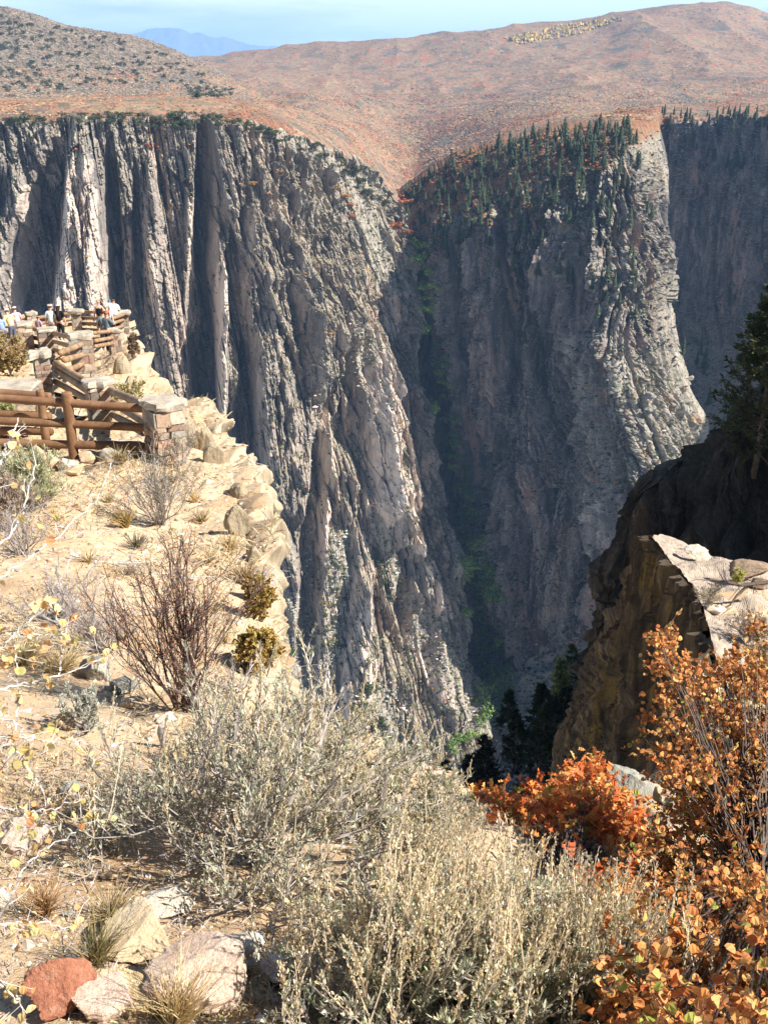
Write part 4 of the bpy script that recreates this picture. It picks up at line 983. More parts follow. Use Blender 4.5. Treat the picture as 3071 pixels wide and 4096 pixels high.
M['tan_stone'] = stone_mat('tan_stone', (0.50, 0.36, 0.22), (0.62, 0.47, 0.30), (0.66, 0.54, 0.37), (0.40, 0.28, 0.19))
M['grey_stone'] = stone_mat('lichen_granite', (0.22, 0.21, 0.18), (0.36, 0.34, 0.28), (0.46, 0.43, 0.35), (0.14, 0.13, 0.11))
M['ledge_stone'] = stone_mat('lichen_ledge_stone', (0.15, 0.12, 0.08), (0.33, 0.265, 0.18), (0.44, 0.37, 0.26), (0.21, 0.20, 0.14), 5)
M['brown_stone'] = stone_mat('brown_stone', (0.16, 0.11, 0.08), (0.27, 0.19, 0.13), (0.38, 0.28, 0.20), (0.42, 0.36, 0.26))
def rock(label, box, mat, seed, depth=0.8, sink=0.25, hmin=0.3, rz=None, facets=14, name='rock', cat='rock', group=None, surf=None):
    u0, v0, u1, v1 = box
    um = (u0 + u1) / 2
    p = surf if surf is not None else at(um, v1 - 1)
    k = ppm(p)
    w = (u1 - u0) / k * 1.1; d = w * depth
    dep = math.atan2(-p[2], p[1])
    h = max(hmin * w, ((v1 - v0) / k - d * sin(dep) * 0.9) / cos(dep))
    hh = h / (1 - sink)
    V, F = rock_shape(seed, (w, d, hh), 34 if (u1 - u0) > 25 else 18, facets)
    c = RNG.uniform(-.2, .2) if rz is None else rz
    R = np.array([[cos(c), -sin(c), 0], [sin(c), cos(c), 0], [0, 0, 1]])
    V = V @ R.T
    o = mesh_obj(name, V, F, M[mat])
    o.location = [float(x) for x in (p + np.array([0, d * 0.42, h / 2 - hh * sink / 2]))]
    return tag(o, label, cat, group)
ROCKS = [
    ('rust red boulder with a pointed top at the bottom of the picture', (14, 950, 84, 1026), 'red_stone', 1, .8, 10),
    ('pale yellow flat topped boulder just right of the rust red boulder', (87, 974, 165, 1014), 'yellow_stone', 2, .6, 9),
    ('broad pinkish boulder between the yellow boulder and the tall sagebrush', (140, 946, 254, 1016), 'pink_stone', 3, .8, 10),
    ('whitish sloping slab leaning behind the broad pinkish boulder', (192, 916, 262, 976), 'white_stone', 4, .7, 9),
    ('smooth tan slab half buried behind the yellow boulder', (90, 924, 172, 962), 'tan_stone', 5, .9, 12),
    ('pink boulder partly hidden by the tall sagebrush stalks', (262, 938, 318, 990), 'pink_stone', 6, .8, 10),
    ('cream boulder in the edge of the big sagebrush shadow', (143, 890, 196, 917), 'white_stone', 7, .8, 12),
    ('low pinkish slab cut by the bottom edge beside the red boulder', (66, 1008, 132, 1036), 'pink_stone', 8, .8, 12),
    ('wide pale pink boulder half buried at the left edge', (-14, 800, 46, 852), 'pink_stone', 9, .8, 12),
    ('lichen grey stone beside the left tip of the big sagebrush', (58, 772, 82, 794), 'grey_stone', 10, .8, 12),
    ('small ochre stone below the bare dark shrub', (54, 708, 74, 728), 'tan_stone', 11, .7, 9),
    ('flat ochre stone at the left foot of the bare dark shrub', (116, 694, 142, 708), 'tan_stone', 12, .8, 10),
    ('cream stone at the right foot of the bare dark shrub', (157, 708, 176, 724), 'white_stone', 13, .8, 10),
    ('dark lichen outcrop left of the bare dark shrub', (76, 645, 110, 680), 'grey_stone', 14, .9, 9),
    ('second lichen outcrop touching the stems of the bare dark shrub', (108, 668, 142, 694), 'grey_stone', 15, .9, 9),
    ('overhanging lichen boulder on the rim right of the grey thorny shrub', (226, 498, 254, 534), 'ledge_stone', 16, .9, 10),
    ('granite boulder speckled grey behind the golden leaved bush', (606, 752, 664, 815), 'grey_stone', 17, .9, 16),
    ('pale small stone left of the cream boulder', (96, 868, 116, 880), 'tan_stone', 18, .8, 10),
    ('small grey stone on gravel above the tan slab', (62, 905, 76, 916), 'grey_stone', 19, .8, 10),
    ('buff stone by the left edge above the rust red boulder', (-8, 878, 14, 908), 'white_stone', 20, .8, 10),
]
for lb, bx, mt, sd_, dp, fc in ROCKS:
    rock(lb, bx, mt, 300 + sd_, dp, 0.3, 0.3, None, fc, 'boulder' if 'boulder' in lb else 'stone')
rr = on('gr', 640, 812)
# weathered upright stake
def mesh_thing(name, label, cat, V, F, mat, loc, group=None, smooth=False, col=None):
    o = mesh_obj(name, V, F, mat, smooth=smooth, col=col); o.location = [float(c) for c in loc]
    return tag(o, label, cat, group)
p = at(161, 744); k = ppm(p)
V, F = rock_shape(77, (9 / k, 7 / k, 34 / k), 24, 12, 0.03)
mesh_thing('stump', 'weathered grey wooden stump standing behind the big sagebrush', 'stump', V, F, M['stem_grey'], p + [0, 0, 12 / k])
# row of stones along the edge of the path
for i, (u0, v0, u1, v1) in enumerate([(-6, 446, 16, 476), (10, 452, 38, 474), (26, 440, 46, 458), (40, 448, 60, 468), (54, 452, 78, 470), (62, 460, 82, 475), (80, 446, 100, 462), (98, 443, 118, 458), (116, 444, 132, 456), (130, 446, 146, 456)]):
    rock(['grey slab stone at the left end of the path edging', 'purplish stone in the path edging below the low rails', 'tan stone set behind the purplish edging stone', 'orange tinted stone in the middle of the path edging', 'pinkish edging stone at the foot of the near fence post', 'buff stone lying in front of the near fence post', 'tan edging stone right of the near fence post', 'blue grey edging stone halfway to the stone pillar', 'low buff edging stone near the stone pillar', 'last small edging stone touching the stone pillar'][i],
         (u0, v0, u1, v1), ['grey_stone', 'brown_stone', 'tan_stone', 'tan_stone', 'pink_stone', 'tan_stone', 'tan_stone', 'grey_stone', 'white_stone', 'tan_stone'][i], 400 + i, 0.7, 0.2, 0.35, None, 9, 'edging_stone', 'stone', 'stones edging the path')
# blocks along the rim of the near ledge
for i, (u0, v0, u1, v1) in enumerate([(170, 412, 196, 440), (190, 420, 216, 450), (205, 436, 228, 462), (226, 470, 250, 496), (240, 540, 258, 560), (246, 566, 266, 600), (262, 622, 282, 652), (120, 372, 140, 392), (132, 384, 158, 408), (110, 352, 128, 372), (148, 396, 172, 418)]):
    rock(['knobbly rim block touching the stone pillar', 'lumpy rim block right of the stone pillar', 'rounded rim block below the lumpy one', 'cracked block on the rim above the grey thorny shrub', 'small jutting rim block beside the drop', 'tall pale rim block above the golden cliff shrub', 'rim block beside the golden cliff shrub', 'upper fractured block of the outcrop below the lookout', 'middle fractured block of the outcrop below the lookout', 'block of the outcrop right under the lookout wall', 'lowest block of the outcrop beside the near pillar'][i],
         (u0, v0, u1, v1), 'ledge_stone', 430 + i, 0.9, 0.5, 0.4, None, 7, 'rim_block', 'rock')
# on the dark promontory
rock('flat pale rock lying on the sunlit slab', (683, 540, 707, 559), 'white_stone', 460, 0.7, 0.2, 0.3, None, 10, 'flat_rock', 'rock')
rock('big angular boulder on the sunlit slab at the right edge', (728, 553, 772, 580), 'brown_stone', 461, 0.7, 0.2, 0.3, None, 9, 'boulder', 'rock')
rock('small dark boulder tucked below the big angular boulder', (752, 574, 772, 588), 'brown_stone', 462, 0.8, 0.2, 0.4, None, 9, 'boulder', 'rock')
rock('pale flat rock beside the dead branch', (708, 604, 728, 614), 'white_stone', 463, 0.8, 0.2, 0.3, None, 9, 'flat_rock', 'rock')
for (u, v, w, h, lb) in ((684, 412, 26, 20, 'pale boulder high on the shaded scree slope'), (690, 382, 14, 10, 'small boulder between the firs on the scree'), (646, 398, 26, 16, 'large dark block among the sunlit boulders of the cliff nose'), (650, 412, 20, 12, 'pale block below the dark block on the cliff nose')):
    p = far(u, v); V, F = rock_shape(int(u), (w * .45, w * .35, h * .45), 16, 8)
    mesh_thing('boulder', lb, 'rock', V, F, M['wall_shade'] if 'dark' in lb else M['grey_stone'], p + [0, 0, h * .2])
p = on('lw', 405, 769); V, F = rock_shape(95, (8, 7, 15), 24, 12)
mesh_thing('rock_pillar', 'reddish thumb of rock standing at the foot of the scree chute', 'rock', V, F, M['red_stone'], p + [0, 0, 5])

# ---------------------------------------------------------------- ground cover by the viewer
def tri_blades(n, pts, h, wid, cols, lean=0.5):
    d = RNG.normal(0, lean, (n, 3)); d[:, 2] = 1; d = norm(d)
    x = norm(np.cross(d, RNG.normal(0, 1, (n, 3)))) * wid
    hh = h[:, None]
    V = np.stack([pts - x, pts + x, pts + d * hh * .6 + x * .5 + [0, 0, 0], pts + d * hh + np.array([0, 0, -.1]) * hh * 2 * RNG.random((n, 1))], 1).reshape(-1, 3)
    F = np.arange(n)[:, None] * 4 + np.array([[0, 1, 2, 3]])
    return V, F, np.repeat(pal(n, cols, .18), 4, 0)
p, s, i = cover_pts(26000, ['apron', 'gl', 'gr'], 0.75)
zn = fbm2(p[:, 0] / 0.9, p[:, 1] / 1.3, 4, 555)
m_ = (zn > 0.08) & (p[:, 1] < 30)
p, s = p[m_], s[m_]
V, F, c = tri_blades(len(p), p, np.clip(RNG.uniform(6, 22, len(p)) * s, 0.02, 0.22), 0.0016 + 0.28 * s[:, None] * 1.0, [(0.56, 0.44, 0.25), (0.62, 0.52, 0.34), (0.44, 0.32, 0.17), (0.40, 0.36, 0.27)], 0.9)
tag(mesh_obj('dry_grass', V, F, M['leaf'], col=c), kind='stuff')
p, s, i = cover_pts(17000, ['apron', 'gl', 'gr'], 0.6)
m_ = p[:, 1] < 22
p, s = p[m_], s[m_]
blobs('gravel', p, np.clip(RNG.exponential(1.8, len(p)) * s + 0.8 * s, 0.004, 0.16), [(0.50, 0.37, 0.23), (0.58, 0.47, 0.34), (0.36, 0.22, 0.13), (0.27, 0.24, 0.22), (0.62, 0.54, 0.44)], [.34, .24, .16, .14, .12], 0.65)
p, s, i = cover_pts(3200, ['apron', 'gl'], 0.7, mask=(uu < 330))
m_ = p[:, 1] < 14
p, s = p[m_], s[m_]
d = RNG.normal(0, 1, (len(p), 3)); d[:, 2] *= .18; d = norm(d)
L_ = np.minimum((RNG.exponential(9, len(p)) + 4) * s, .3)[:, None]
V, F = sticks([(p + [0, 0, .004], p + d * L_ + [0, 0, .008], np.minimum(.3 * s + .0008, .008), np.minimum(.2 * s + .0004, .005))])
tag(mesh_obj('twig_litter', V, F, M['stem_grey']), kind='stuff')

# ---------------------------------------------------------------- shrubs and grasses by the viewer
def sage(label, u, v, rad, h, n1, leafcols, seedy=0, stalk=0.35, leafy=14, lean=(0.1, 0, 0), lsize=.022, m2=7, m3=5, name='sagebrush', twig='stem_grey', dome=0.9, base=None):
    b = at(u, v) if base is None else base
    n = n1
    a = RNG.uniform(0, 2 * pi, n); el = np.arccos(RNG.uniform(0.05, 1, n) ** dome)
    d = np.stack([np.cos(a) * np.sin(el), np.sin(a) * np.sin(el), np.cos(el) * h / rad + .05], -1) + np.array(lean)
    L1 = rad * RNG.uniform(.6, 1.0, n) * np.linalg.norm(d, axis=1).clip(.7, 1.4)
    A = grow(np.repeat(b[None], n, 0) + RNG.normal(0, rad * .09, (n, 3)) * [1, 1, 0], d, L1, 6, .13, .05)
    kp, kd = kids(A, m2, .3, 1, .5, .25); B = grow(kp, kd, rad * RNG.uniform(.2, .42, len(kp)), 4, .2, .12)
    kp, kd = kids(B, m3, .2, 1, .5, .3); C_ = grow(kp, kd, rad * RNG.uniform(.08, .2, len(kp)), 3, .2, .2)
    k = max(1.0, rad)
    S = [segs(A, .008 * k, .004 * k), segs(B, .0032 * k, .0016 * k), segs(C_, .0016 * k, .001 * k)]
    lp, ldr = kids(C_, leafy, .25, 1, .6, .35)
    LV, LF, li = leaves(lp, ldr, lsize * RNG.uniform(.6, 1.25, len(lp)), .24, 'blade')
    extra = []
    if seedy:
        j = RNG.integers(0, len(B), seedy)
        t = B[j, -1]
        D = grow(t, np.tile([[.12, 0, 1.0]], (seedy, 1)) + RNG.normal(0, .22, (seedy, 3)) + np.array(lean), stalk * RNG.uniform(.6, 1.15, seedy), 6, .07, .02)
        sv, sf = sticks([segs(D, .0019, .0009)])
        gp, gd = kids(D, 34, .35, 1, .5, .5)
        gp = gp + RNG.normal(0, .0035, gp.shape)
        gv, gf, gi = leaves(gp, gd, .010 * RNG.uniform(.5, 1.3, len(gp)), .45, 'blade')
        scol = pal(len(gp), [(0.70, 0.57, 0.35), (0.60, 0.47, 0.25), (0.76, 0.67, 0.49)], .15)
        extra = [('flower_stalk', np.concatenate([sv, gv]), [sf, gf + len(sv)], np.concatenate([np.full((len(sv), 3), (0.68, 0.58, 0.44)), scol[gi]]), M['leaf'])]
    return plant(name, label, 'shrub', b, (S, M[twig]), (LV, LF, pal(len(lp), leafcols, .15)[li]), extra=extra)
SAGE = [(0.52, 0.52, 0.36), (0.60, 0.57, 0.43), (0.42, 0.43, 0.27), (0.64, 0.57, 0.41), (0.48, 0.49, 0.36)]
STRAWY = [(0.70, 0.60, 0.43), (0.60, 0.53, 0.36), (0.76, 0.68, 0.53), (0.50, 0.50, 0.35)]
sage('huge grey green sagebrush with a dark hollow underside in the lower left', 245, 858, .58, .44, 32, SAGE + STRAWY[:3], 90, .20, 13)
sage('pale straw tipped sagebrush rising behind the huge grey green one', 268, 795, .42, .19, 30, STRAWY, 130, .15, 12, (0.12, 0, 0))
sage('pale sagebrush spilling over the drop left of the orange oak bush', 362, 830, .36, .07, 34, SAGE + STRAWY, 70, .10, 14, (0.1, 0, -.1))
for (u, v, r_, lb) in ((372, 1000, .19, 'tall flowering sagebrush growing over the pinkish boulder'), (418, 1030, .28, 'tall seed stalked sagebrush in the middle of the bottom edge'), (478, 985, .25, 'tall straw coloured sagebrush in front of the orange oak bush'), (530, 1045, .20, 'tall seed stalked sagebrush touching the golden leaved bush'), (535, 950, .17, 'feathery straw coloured sagebrush at the foot of the vivid oak'), (440, 925, .19, 'pale seed stalked sagebrush right of the dark hollow'), (450, 1075, .24, 'leafy low sagebrush cut by the bottom edge'), (600, 1075, .22, 'thin seed stalked sagebrush below the golden leaved bush')):
    sage(lb, u, v, r_, r_ * .75, 20, SAGE, 85, .20, 10, (0.02, 0, .1), .021, 6, 4)
def cloud_centers(n, poly, yf, spread):
    a = np.array(poly, float); out = []
    while len(out) < n:
        u = RNG.uniform(a[:, 0].min(), a[:, 0].max()); v = RNG.uniform(a[:, 1].min(), a[:, 1].max())
        if inpoly(np.float64(u), np.float64(v), poly):
            out.append(unproj(u, v, yf(u, v) + RNG.normal(0, spread)))
    return np.array(out)
def cloud_shrub(name, label, root, cen, twigs, tl, lpt, lsize, lw_, shape, cols, w=None, stem='stem_dark', r0=.009, droop=0.1, up=.1, jit=.12, cup=.25, group=None, cat='shrub', wig=.5):
    n = len(cen); root = np.asarray(root, float)
    # branches run from the root to each clump, sharing their first part
    T = np.linspace(0, 1, 9)[None, :, None]
    mid = root + (cen - root) * .45 + np.array([0, 0, .12]) * np.linalg.norm(cen - root, axis=1, keepdims=True)
    grp = RNG.integers(0, max(2, n // 9), n)
    for g in np.unique(grp):
        mid[grp == g] = mid[grp == g] * .35 + mid[grp == g].mean(0) * .65
    A = root * (1 - T) ** 2 + mid[:, None] * 2 * T * (1 - T) + cen[:, None] * T ** 2
    A = A + RNG.normal(0, .012, A.shape) * np.sin(T * pi)
    B0 = np.repeat(cen, twigs, 0)
    dd = norm(cen - mid)
    D = np.repeat(dd, twigs, 0) + RNG.normal(0, wig, (n * twigs, 3)) + np.array([0, 0, up])
    B = grow(B0, D, tl * RNG.uniform(.5, 1.1, n * twigs), 5, .2, .03)
    ep, ed_ = kids(A, max(2, twigs // 2), .42, .98, .8, up); B2 = grow(ep, ed_, tl * RNG.uniform(.4, 1.0, len(ep)), 5, .2, .03)
    S = [segs(A, r0, r0 * .3), segs(B, r0 * .28, r0 * .14), segs(B2, r0 * .28, r0 * .14)]
    B = np.concatenate([B, B2])
    lp, ld_ = kids(B, lpt, .1, 1, .8, up)
    LV, LF, li = leaves(lp, ld_, lsize * RNG.uniform(.65, 1.25, len(lp)), lw_, shape, droop, cup)
    return plant(name, label, cat, root, (S, M[stem]), (LV, LF, pal(len(lp), cols, jit, w)[li]), group)
OAK = [(0.62, 0.20, 0.055), (0.68, 0.29, 0.09), (0.55, 0.14, 0.045), (0.70, 0.40, 0.15), (0.45, 0.13, 0.05), (0.38, 0.40, 0.08)]
oak_poly = [(458, 840), (464, 806), (480, 797), (500, 800), (522, 808), (545, 803), (560, 790), (575, 770), (584, 752), (592, 764), (606, 772), (614, 795), (640, 822), (662, 872), (640, 920), (560, 905), (500, 880)]
cen = cloud_centers(330, oak_poly, lambda u, v: 4.2 - (v - 780) * .005, .22)
cloud_shrub('oak_shrub', 'vivid orange red scrub oak with lobed leaves at the lower centre right', on('apron', 560, 905), cen, 4, .15, 9, .054, .62, 'oak', OAK, [.27, .27, .17, .15, .1, .04], r0=.004)
cen = cloud_centers(130, [(525, 860), (600, 840), (670, 870), (660, 1000), (590, 1010), (545, 930)], lambda u, v: 2.9 - (v - 860) * .005, .15)
cloud_shrub('oak_shrub', 'rusty low scrub oak sprays between the tall stalks and the golden bush', on('apron', 600, 960), cen, 4, .14, 6, .055, .62, 'oak', OAK, [.25, .2, .3, .1, .1, .05], r0=.008)
GOLD = [(0.60, 0.26, 0.08), (0.66, 0.34, 0.13), (0.52, 0.19, 0.065), (0.68, 0.42, 0.15), (0.46, 0.17, 0.06), (0.36, 0.38, 0.09)]
sb = [(642, 657), (668, 624), (680, 662), (702, 672), (735, 652), (748, 630), (775, 612), (815, 640), (830, 1070), (640, 1070), (600, 1000), (596, 930), (612, 890), (640, 850), (668, 800), (655, 750), (640, 735), (660, 718), (655, 690)]
yf = lambda u, v: min(3.5 - (v - 620) * .0036, .86 * np.interp(v, [800, 850, 885, 970, 1100], [5.0, 3.4, 2.6, 1.85, 1.2]))
cen = cloud_centers(620, sb, yf, .17)
cloud_shrub('golden_shrub', 'large golden orange bush with round leaves filling the lower right corner', on('apron', 760, 930), cen, 5, .12, 7, .019, .85, 'round', GOLD, [.27, .25, .2, .15, .08, .05], r0=.0042)
# stems of the white barked shrub at the left edge
def px_stem(pts, y0, y1):
    a = np.array(pts, float); t = np.linspace(0, 1, len(a))
    return np.array([unproj(u, v, y0 + (y1 - y0) * q) for (u, v), q in zip(a, t)])
STM = [([(-50, 610), (0, 577), (24, 561), (55, 539), (79, 517), (99, 495), (111, 463)], 1.7, 2.1), ([(-40, 580), (0, 545), (12, 536), (20, 516), (26, 496), (33, 479), (36, 460)], 1.6, 1.8), ([(-30, 520), (0, 462), (6, 446), (14, 430), (19, 418)], 1.6, 1.7),
       ([(-40, 640), (0, 634), (40, 634), (70, 640)], 1.7, 1.85), ([(-40, 700), (0, 690), (30, 684), (60, 676), (100, 662), (108, 652)], 1.6, 1.8), ([(-40, 740), (10, 735), (40, 742), (70, 738), (98, 748)], 1.55, 1.75), ([(-30, 760), (12, 742), (20, 700), (16, 660), (12, 630)], 1.6, 1.75),
       ([(-30, 800), (18, 750), (35, 776), (46, 800), (40, 822)], 1.55, 1.6), ([(-40, 810), (0, 806), (30, 814), (60, 806), (84, 800)], 1.5, 1.6), ([(-30, 960), (10, 900), (22, 870), (40, 852), (66, 838), (88, 822)], 1.4, 1.55), ([(-30, 930), (0, 924), (30, 922), (74, 928)], 1.35, 1.45), ([(-20, 960), (0, 985), (20, 1000), (28, 1030)], 1.3, 1.3), ([(-40, 670), (0, 650), (30, 620), (52, 600)], 1.6, 1.75), ([(60, 676), (62, 640), (58, 618)], 1.75, 1.8), ([(-40, 720), (0, 712), (22, 726), (26, 742)], 1.55, 1.6)]
S = []; LP = []; LD = []
for pts, y0, y1 in STM:
    q = px_stem(pts, y0, y1)
    t = np.linspace(0, len(q) - 1, 26); a = np.minimum(t.astype(int), len(q) - 2); f = (t - a)[:, None]
    q = q[a] * (1 - f) + q[a + 1] * f + RNG.normal(0, .0022, (26, 3))
    Nn = q[None]
    S.append(segs(Nn, .0024, .0011))
    kp, kd = kids(Nn, 8, .12, 1, .9, .1); B = grow(kp, kd, RNG.uniform(.015, .09, len(kp)), 3, .2, .05)
    S.append(segs(B, .0009, .0006))
    lp, ld_ = kids(B, 3 if pts[1][1] > 600 else 1, .4, 1, .9, .1); LP.append(lp); LD.append(ld_)
LP = np.concatenate(LP); LD = np.concatenate(LD)
LV, LF, li = leaves(LP, LD, .019 * RNG.uniform(.6, 1.2, len(LP)), .8, 'round', .1)
plant('white_stemmed_shrub', 'white stemmed shrub with sparse yellow leaves reaching in from the left edge', 'shrub', at(0, 900) - [.4, 0, 0], (S, M['stem_white']), (LV, LF, pal(len(LP), [(0.52, 0.37, 0.14), (0.42, 0.34, 0.15), (0.50, 0.25, 0.10), (0.58, 0.45, 0.22)], .15)[li]))
# bare shrubs
def bare(name, label, u, v, rad, h, n1, m2, m3, stem, leafcol, leafn=0, lsize=.012, r0=.006, lean=(0, 0, 0), wig=.12, elmin=.35, cat='shrub', lshape='blade', lw_=.5):
    b = at(u, v)
    a = RNG.uniform(0, 2 * pi, n1); q = RNG.uniform(0, 1, n1)
    d = np.stack([np.cos(a) * q * rad, np.sin(a) * q * rad, np.full(n1, h) * (1.15 - elmin * q)], -1) + np.array(lean)
    A = grow(np.repeat(b[None], n1, 0) + RNG.normal(0, .03, (n1, 3)) * [1, 1, 0], d, np.linalg.norm(d, axis=1) * RNG.uniform(.55, 1.0, n1), 8, wig, .03)
    kp, kd = kids(A, m2, .25, 1, .45, .15); B = grow(kp, kd, h * RNG.uniform(.12, .36, len(kp)), 5, wig * 1.2, .08)
    kp, kd = kids(B, m3, .15, 1, .6, .1); C_ = grow(kp, kd, h * RNG.uniform(.04, .13, len(kp)), 3, wig, .05)
    S = [segs(A, r0, r0 * .35), segs(B, r0 * .36, r0 * .18), segs(C_, r0 * .2, r0 * .12)]
    fo = None
    if leafn:
        lp, ld_ = kids(C_, leafn, .3, 1, .7, .2)
        LV, LF, li = leaves(lp, ld_, lsize * RNG.uniform(.6, 1.2, len(lp)), lw_, lshape)
        fo = (LV, LF, pal(len(lp), leafcol, .18)[li])
    return plant(name, label, cat, b, (S, M[stem]), fo)
bare('bare_shrub', 'tall bare dark stemmed shrub with reddish twig tips on the sandy slope', 186, 708, .56, .76, 26, 11, 6, 'stem_red', [(0.42, 0.16, 0.10), (0.55, 0.28, 0.18)], 1, .014, .0062, wig=.10)
bare('bare_shrub', 'low bare grey twigs spreading right of the tall dark stemmed shrub', 232, 690, .5, .22, 16, 8, 4, 'stem_grey', [(0.5, 0.4, 0.3)], 0, .01, .005)
bare('thorny_shrub', 'grey thorny shrub with few olive leaves at the edge of the drop', 163, 521, .95, .82, 34, 9, 5, 'stem_grey', [(0.26, 0.25, 0.10), (0.36, 0.32, 0.15)], 1, .024, .009, wig=.12)
bare('twiggy_shrub', 'sprawling low dead grey shrub on the left of the slope', 62, 618, .6, .30, 26, 9, 5, 'stem_grey', [(0.5, 0.42, 0.3)], 0, .012, .006, (-.05, 0, 0))
bare('twiggy_shrub', 'fuzzy lilac grey dead shrub below the sprawling one', 106, 648, .55, .34, 40, 9, 5, 'stem_grey', [(0.5, 0.42, 0.3)], 0, .012, .005, (-.1, 0, 0))
bare('twiggy_shrub', 'small grey dead shrub by the left edge under the rabbitbrush', 24, 552, .5, .4, 30, 8, 5, 'stem_grey', [(0.5, 0.42, 0.3)], 0, .012, .006)
bare('twiggy_shrub', 'thin bare twigs growing at the foot of the near stone pillar', 180, 462, .45, .6, 14, 7, 4, 'stem_grey', [(0.42, 0.36, 0.18)], 1, .03, .007)
sage('bushy grey green rabbitbrush with fine upright stems below the path', 34, 508, .46, .62, 60, [(0.44, 0.45, 0.26), (0.52, 0.50, 0.30), (0.38, 0.38, 0.22)], 0, .3, 6, (0, 0, .25), .05, 7, 4, 'rabbitbrush', dome=.6)
sage('brownish low rabbitbrush cut by the left edge below the grey green one', 2, 530, .40, .42, 40, [(0.44, 0.34, 0.26), (0.52, 0.40, 0.30)], 0, .3, 5, (0, 0, .2), .05, 7, 4, 'rabbitbrush', dome=.6)
sage('small silvery sagebrush beside the ochre stone', 85, 726, .13, .17, 18, [(0.48, 0.49, 0.40), (0.54, 0.54, 0.44)], 0, .2, 9, (0, 0, .1), .016, 5, 4)
def bush(name, label, u, v, wpx, hpx, cols, n=60, lsize=.03, shape='round', stem='stem_grey', lw_=.8, sheet_=None, lpt=7, dens=1.0):
    b = at(u, v) if sheet_ is None else on(sheet_, u, v)
    k = ppm(b); w, h = wpx / k, hpx / k
    q = norm(RNG.normal(0, 1, (n, 3))) * (RNG.random((n, 1)) ** .4)
    cen = b + np.array([0, 0, h * .52]) + q * [w * .42, w * .36, h * .42]
    return cloud_shrub(name, label, b, cen, 4, min(w, h) * .2, lpt, lsize, lw_, shape, cols, None, stem, r0=.012 * max(w, h), group=None)
bush('golden_shrub', 'olive gold shrub on the rim below the jutting blocks', 262, 618, 34, 52, [(0.40, 0.30, 0.08), (0.46, 0.36, 0.10), (0.32, 0.26, 0.08), (0.48, 0.26, 0.08)], 80, .021, lpt=11)
bush('golden_shrub', 'dark hearted gold shrub lower on the rim', 262, 672, 44, 52, [(0.42, 0.31, 0.09), (0.50, 0.38, 0.13), (0.28, 0.22, 0.07), (0.5, 0.3, 0.1)], 90, .020, lpt=11)
bush('orange_shrub', 'rounded orange tinged bush at the left edge beyond the path', 10, 372, 44, 42, [(0.42, 0.28, 0.13), (0.48, 0.36, 0.13), (0.36, 0.20, 0.13), (0.46, 0.42, 0.16)], 70, .07, lpt=8)
bush('yellow_shrub', 'yellowish scrub growing behind the log fence by the near pillar', 128, 402, 44, 26, [(0.46, 0.38, 0.17), (0.40, 0.36, 0.18), (0.52, 0.44, 0.24)], 36, .05)
bush('brown_shrub', 'brown dry bush clinging below the lookout wall', 131, 356, 14, 26, [(0.34, 0.24, 0.16), (0.28, 0.20, 0.14)], 26, .08)
bush('green_plant', 'low green plants under the rails at the left edge', 4, 412, 22, 12, [(0.30, 0.34, 0.14), (0.40, 0.36, 0.16)], 22, .06)
bush('rust_plant', 'rust coloured plants behind the low rails at the left edge', 10, 438, 40, 12, [(0.42, 0.20, 0.12), (0.36, 0.24, 0.14)], 24, .05)
bush('grey_shrub', 'pale dry shrub on the sunlit slab by the dead branch', 708, 604, 34, 26, [(0.40, 0.33, 0.24), (0.32, 0.28, 0.20)], 40, .06, 'blade', lw_=.3)
bush('green_plant', 'yellow green plant beside the big angular boulder', 734, 582, 12, 18, [(0.36, 0.36, 0.10), (0.44, 0.42, 0.14)], 24, .09, 'blade', lw_=.3)
bush('brown_shrub', 'shaded brown bush under the dead branch at the right edge', 748, 640, 60, 36, [(0.24, 0.17, 0.12), (0.18, 0.14, 0.10)], 60, .05, 'blade', lw_=.3)
# grass tufts
def tuft(label, u, v, hpx, n, cols, lean=(0, 0), fan=.35, group=None):
    b = at(u, v); k = ppm(b); h = hpx / k
    d = RNG.normal(0, fan, (n, 3)); d[:, 2] = 1; d[:, 0] += lean[0]; d[:, 1] += lean[1]
    A = grow(np.repeat(b[None], n, 0) + RNG.normal(0, h * .06, (n, 3)) * [1, 1, .1], d, h * RNG.uniform(.5, 1.15, n), 4, .13, -.06)
    S = segs(A, .45 / k, .18 / k)
    V, F = sticks([S])
    c = np.repeat(pal(n, cols, .15), 4 * 6, 0)
    o = mesh_obj('grass_tuft', V - b, F, M['leaf'], col=c); o.location = [float(x) for x in b]
    return tag(o, label, 'grass', group)
STR = [(0.60, 0.46, 0.24), (0.66, 0.55, 0.34), (0.48, 0.36, 0.18)]
GRN = [(0.50, 0.42, 0.16), (0.44, 0.38, 0.14), (0.62, 0.50, 0.28)]
tuft('green tinged grass tuft rising behind the rust red boulder', 92, 962, 66, 150, GRN, (.35, 0), .3)
tuft('long golden grass tuft in front of the broad pinkish boulder', 172, 1024, 78, 190, STR, (.3, 0), .3)
tuft('fine pale grass spreading left of the cream boulder', 112, 916, 44, 150, STR, (.3, 0), .55)
tuft('orange dry grass patch above the rust red boulder', 44, 912, 46, 170, [(0.56, 0.36, 0.18), (0.48, 0.30, 0.15)], (0, 0), .45)
tuft('straw tuft at the base of the near stone pillar', 122, 462, 22, 90, STR, (0, 0), .5)
tuft('golden tuft under the grey thorny shrub', 128, 524, 22, 130, [(0.52, 0.38, 0.16), (0.46, 0.32, 0.13)], (-.3, 0), .5)
tuft('lone grey tuft in the middle of the sandy slope', 138, 546, 18, 110, [(0.36, 0.32, 0.24), (0.44, 0.39, 0.29)], (.3, 0), .5)
tuft('small grey tuft below the lone grey one', 130, 572, 12, 70, [(0.44, 0.40, 0.34)], (.3, 0), .5)
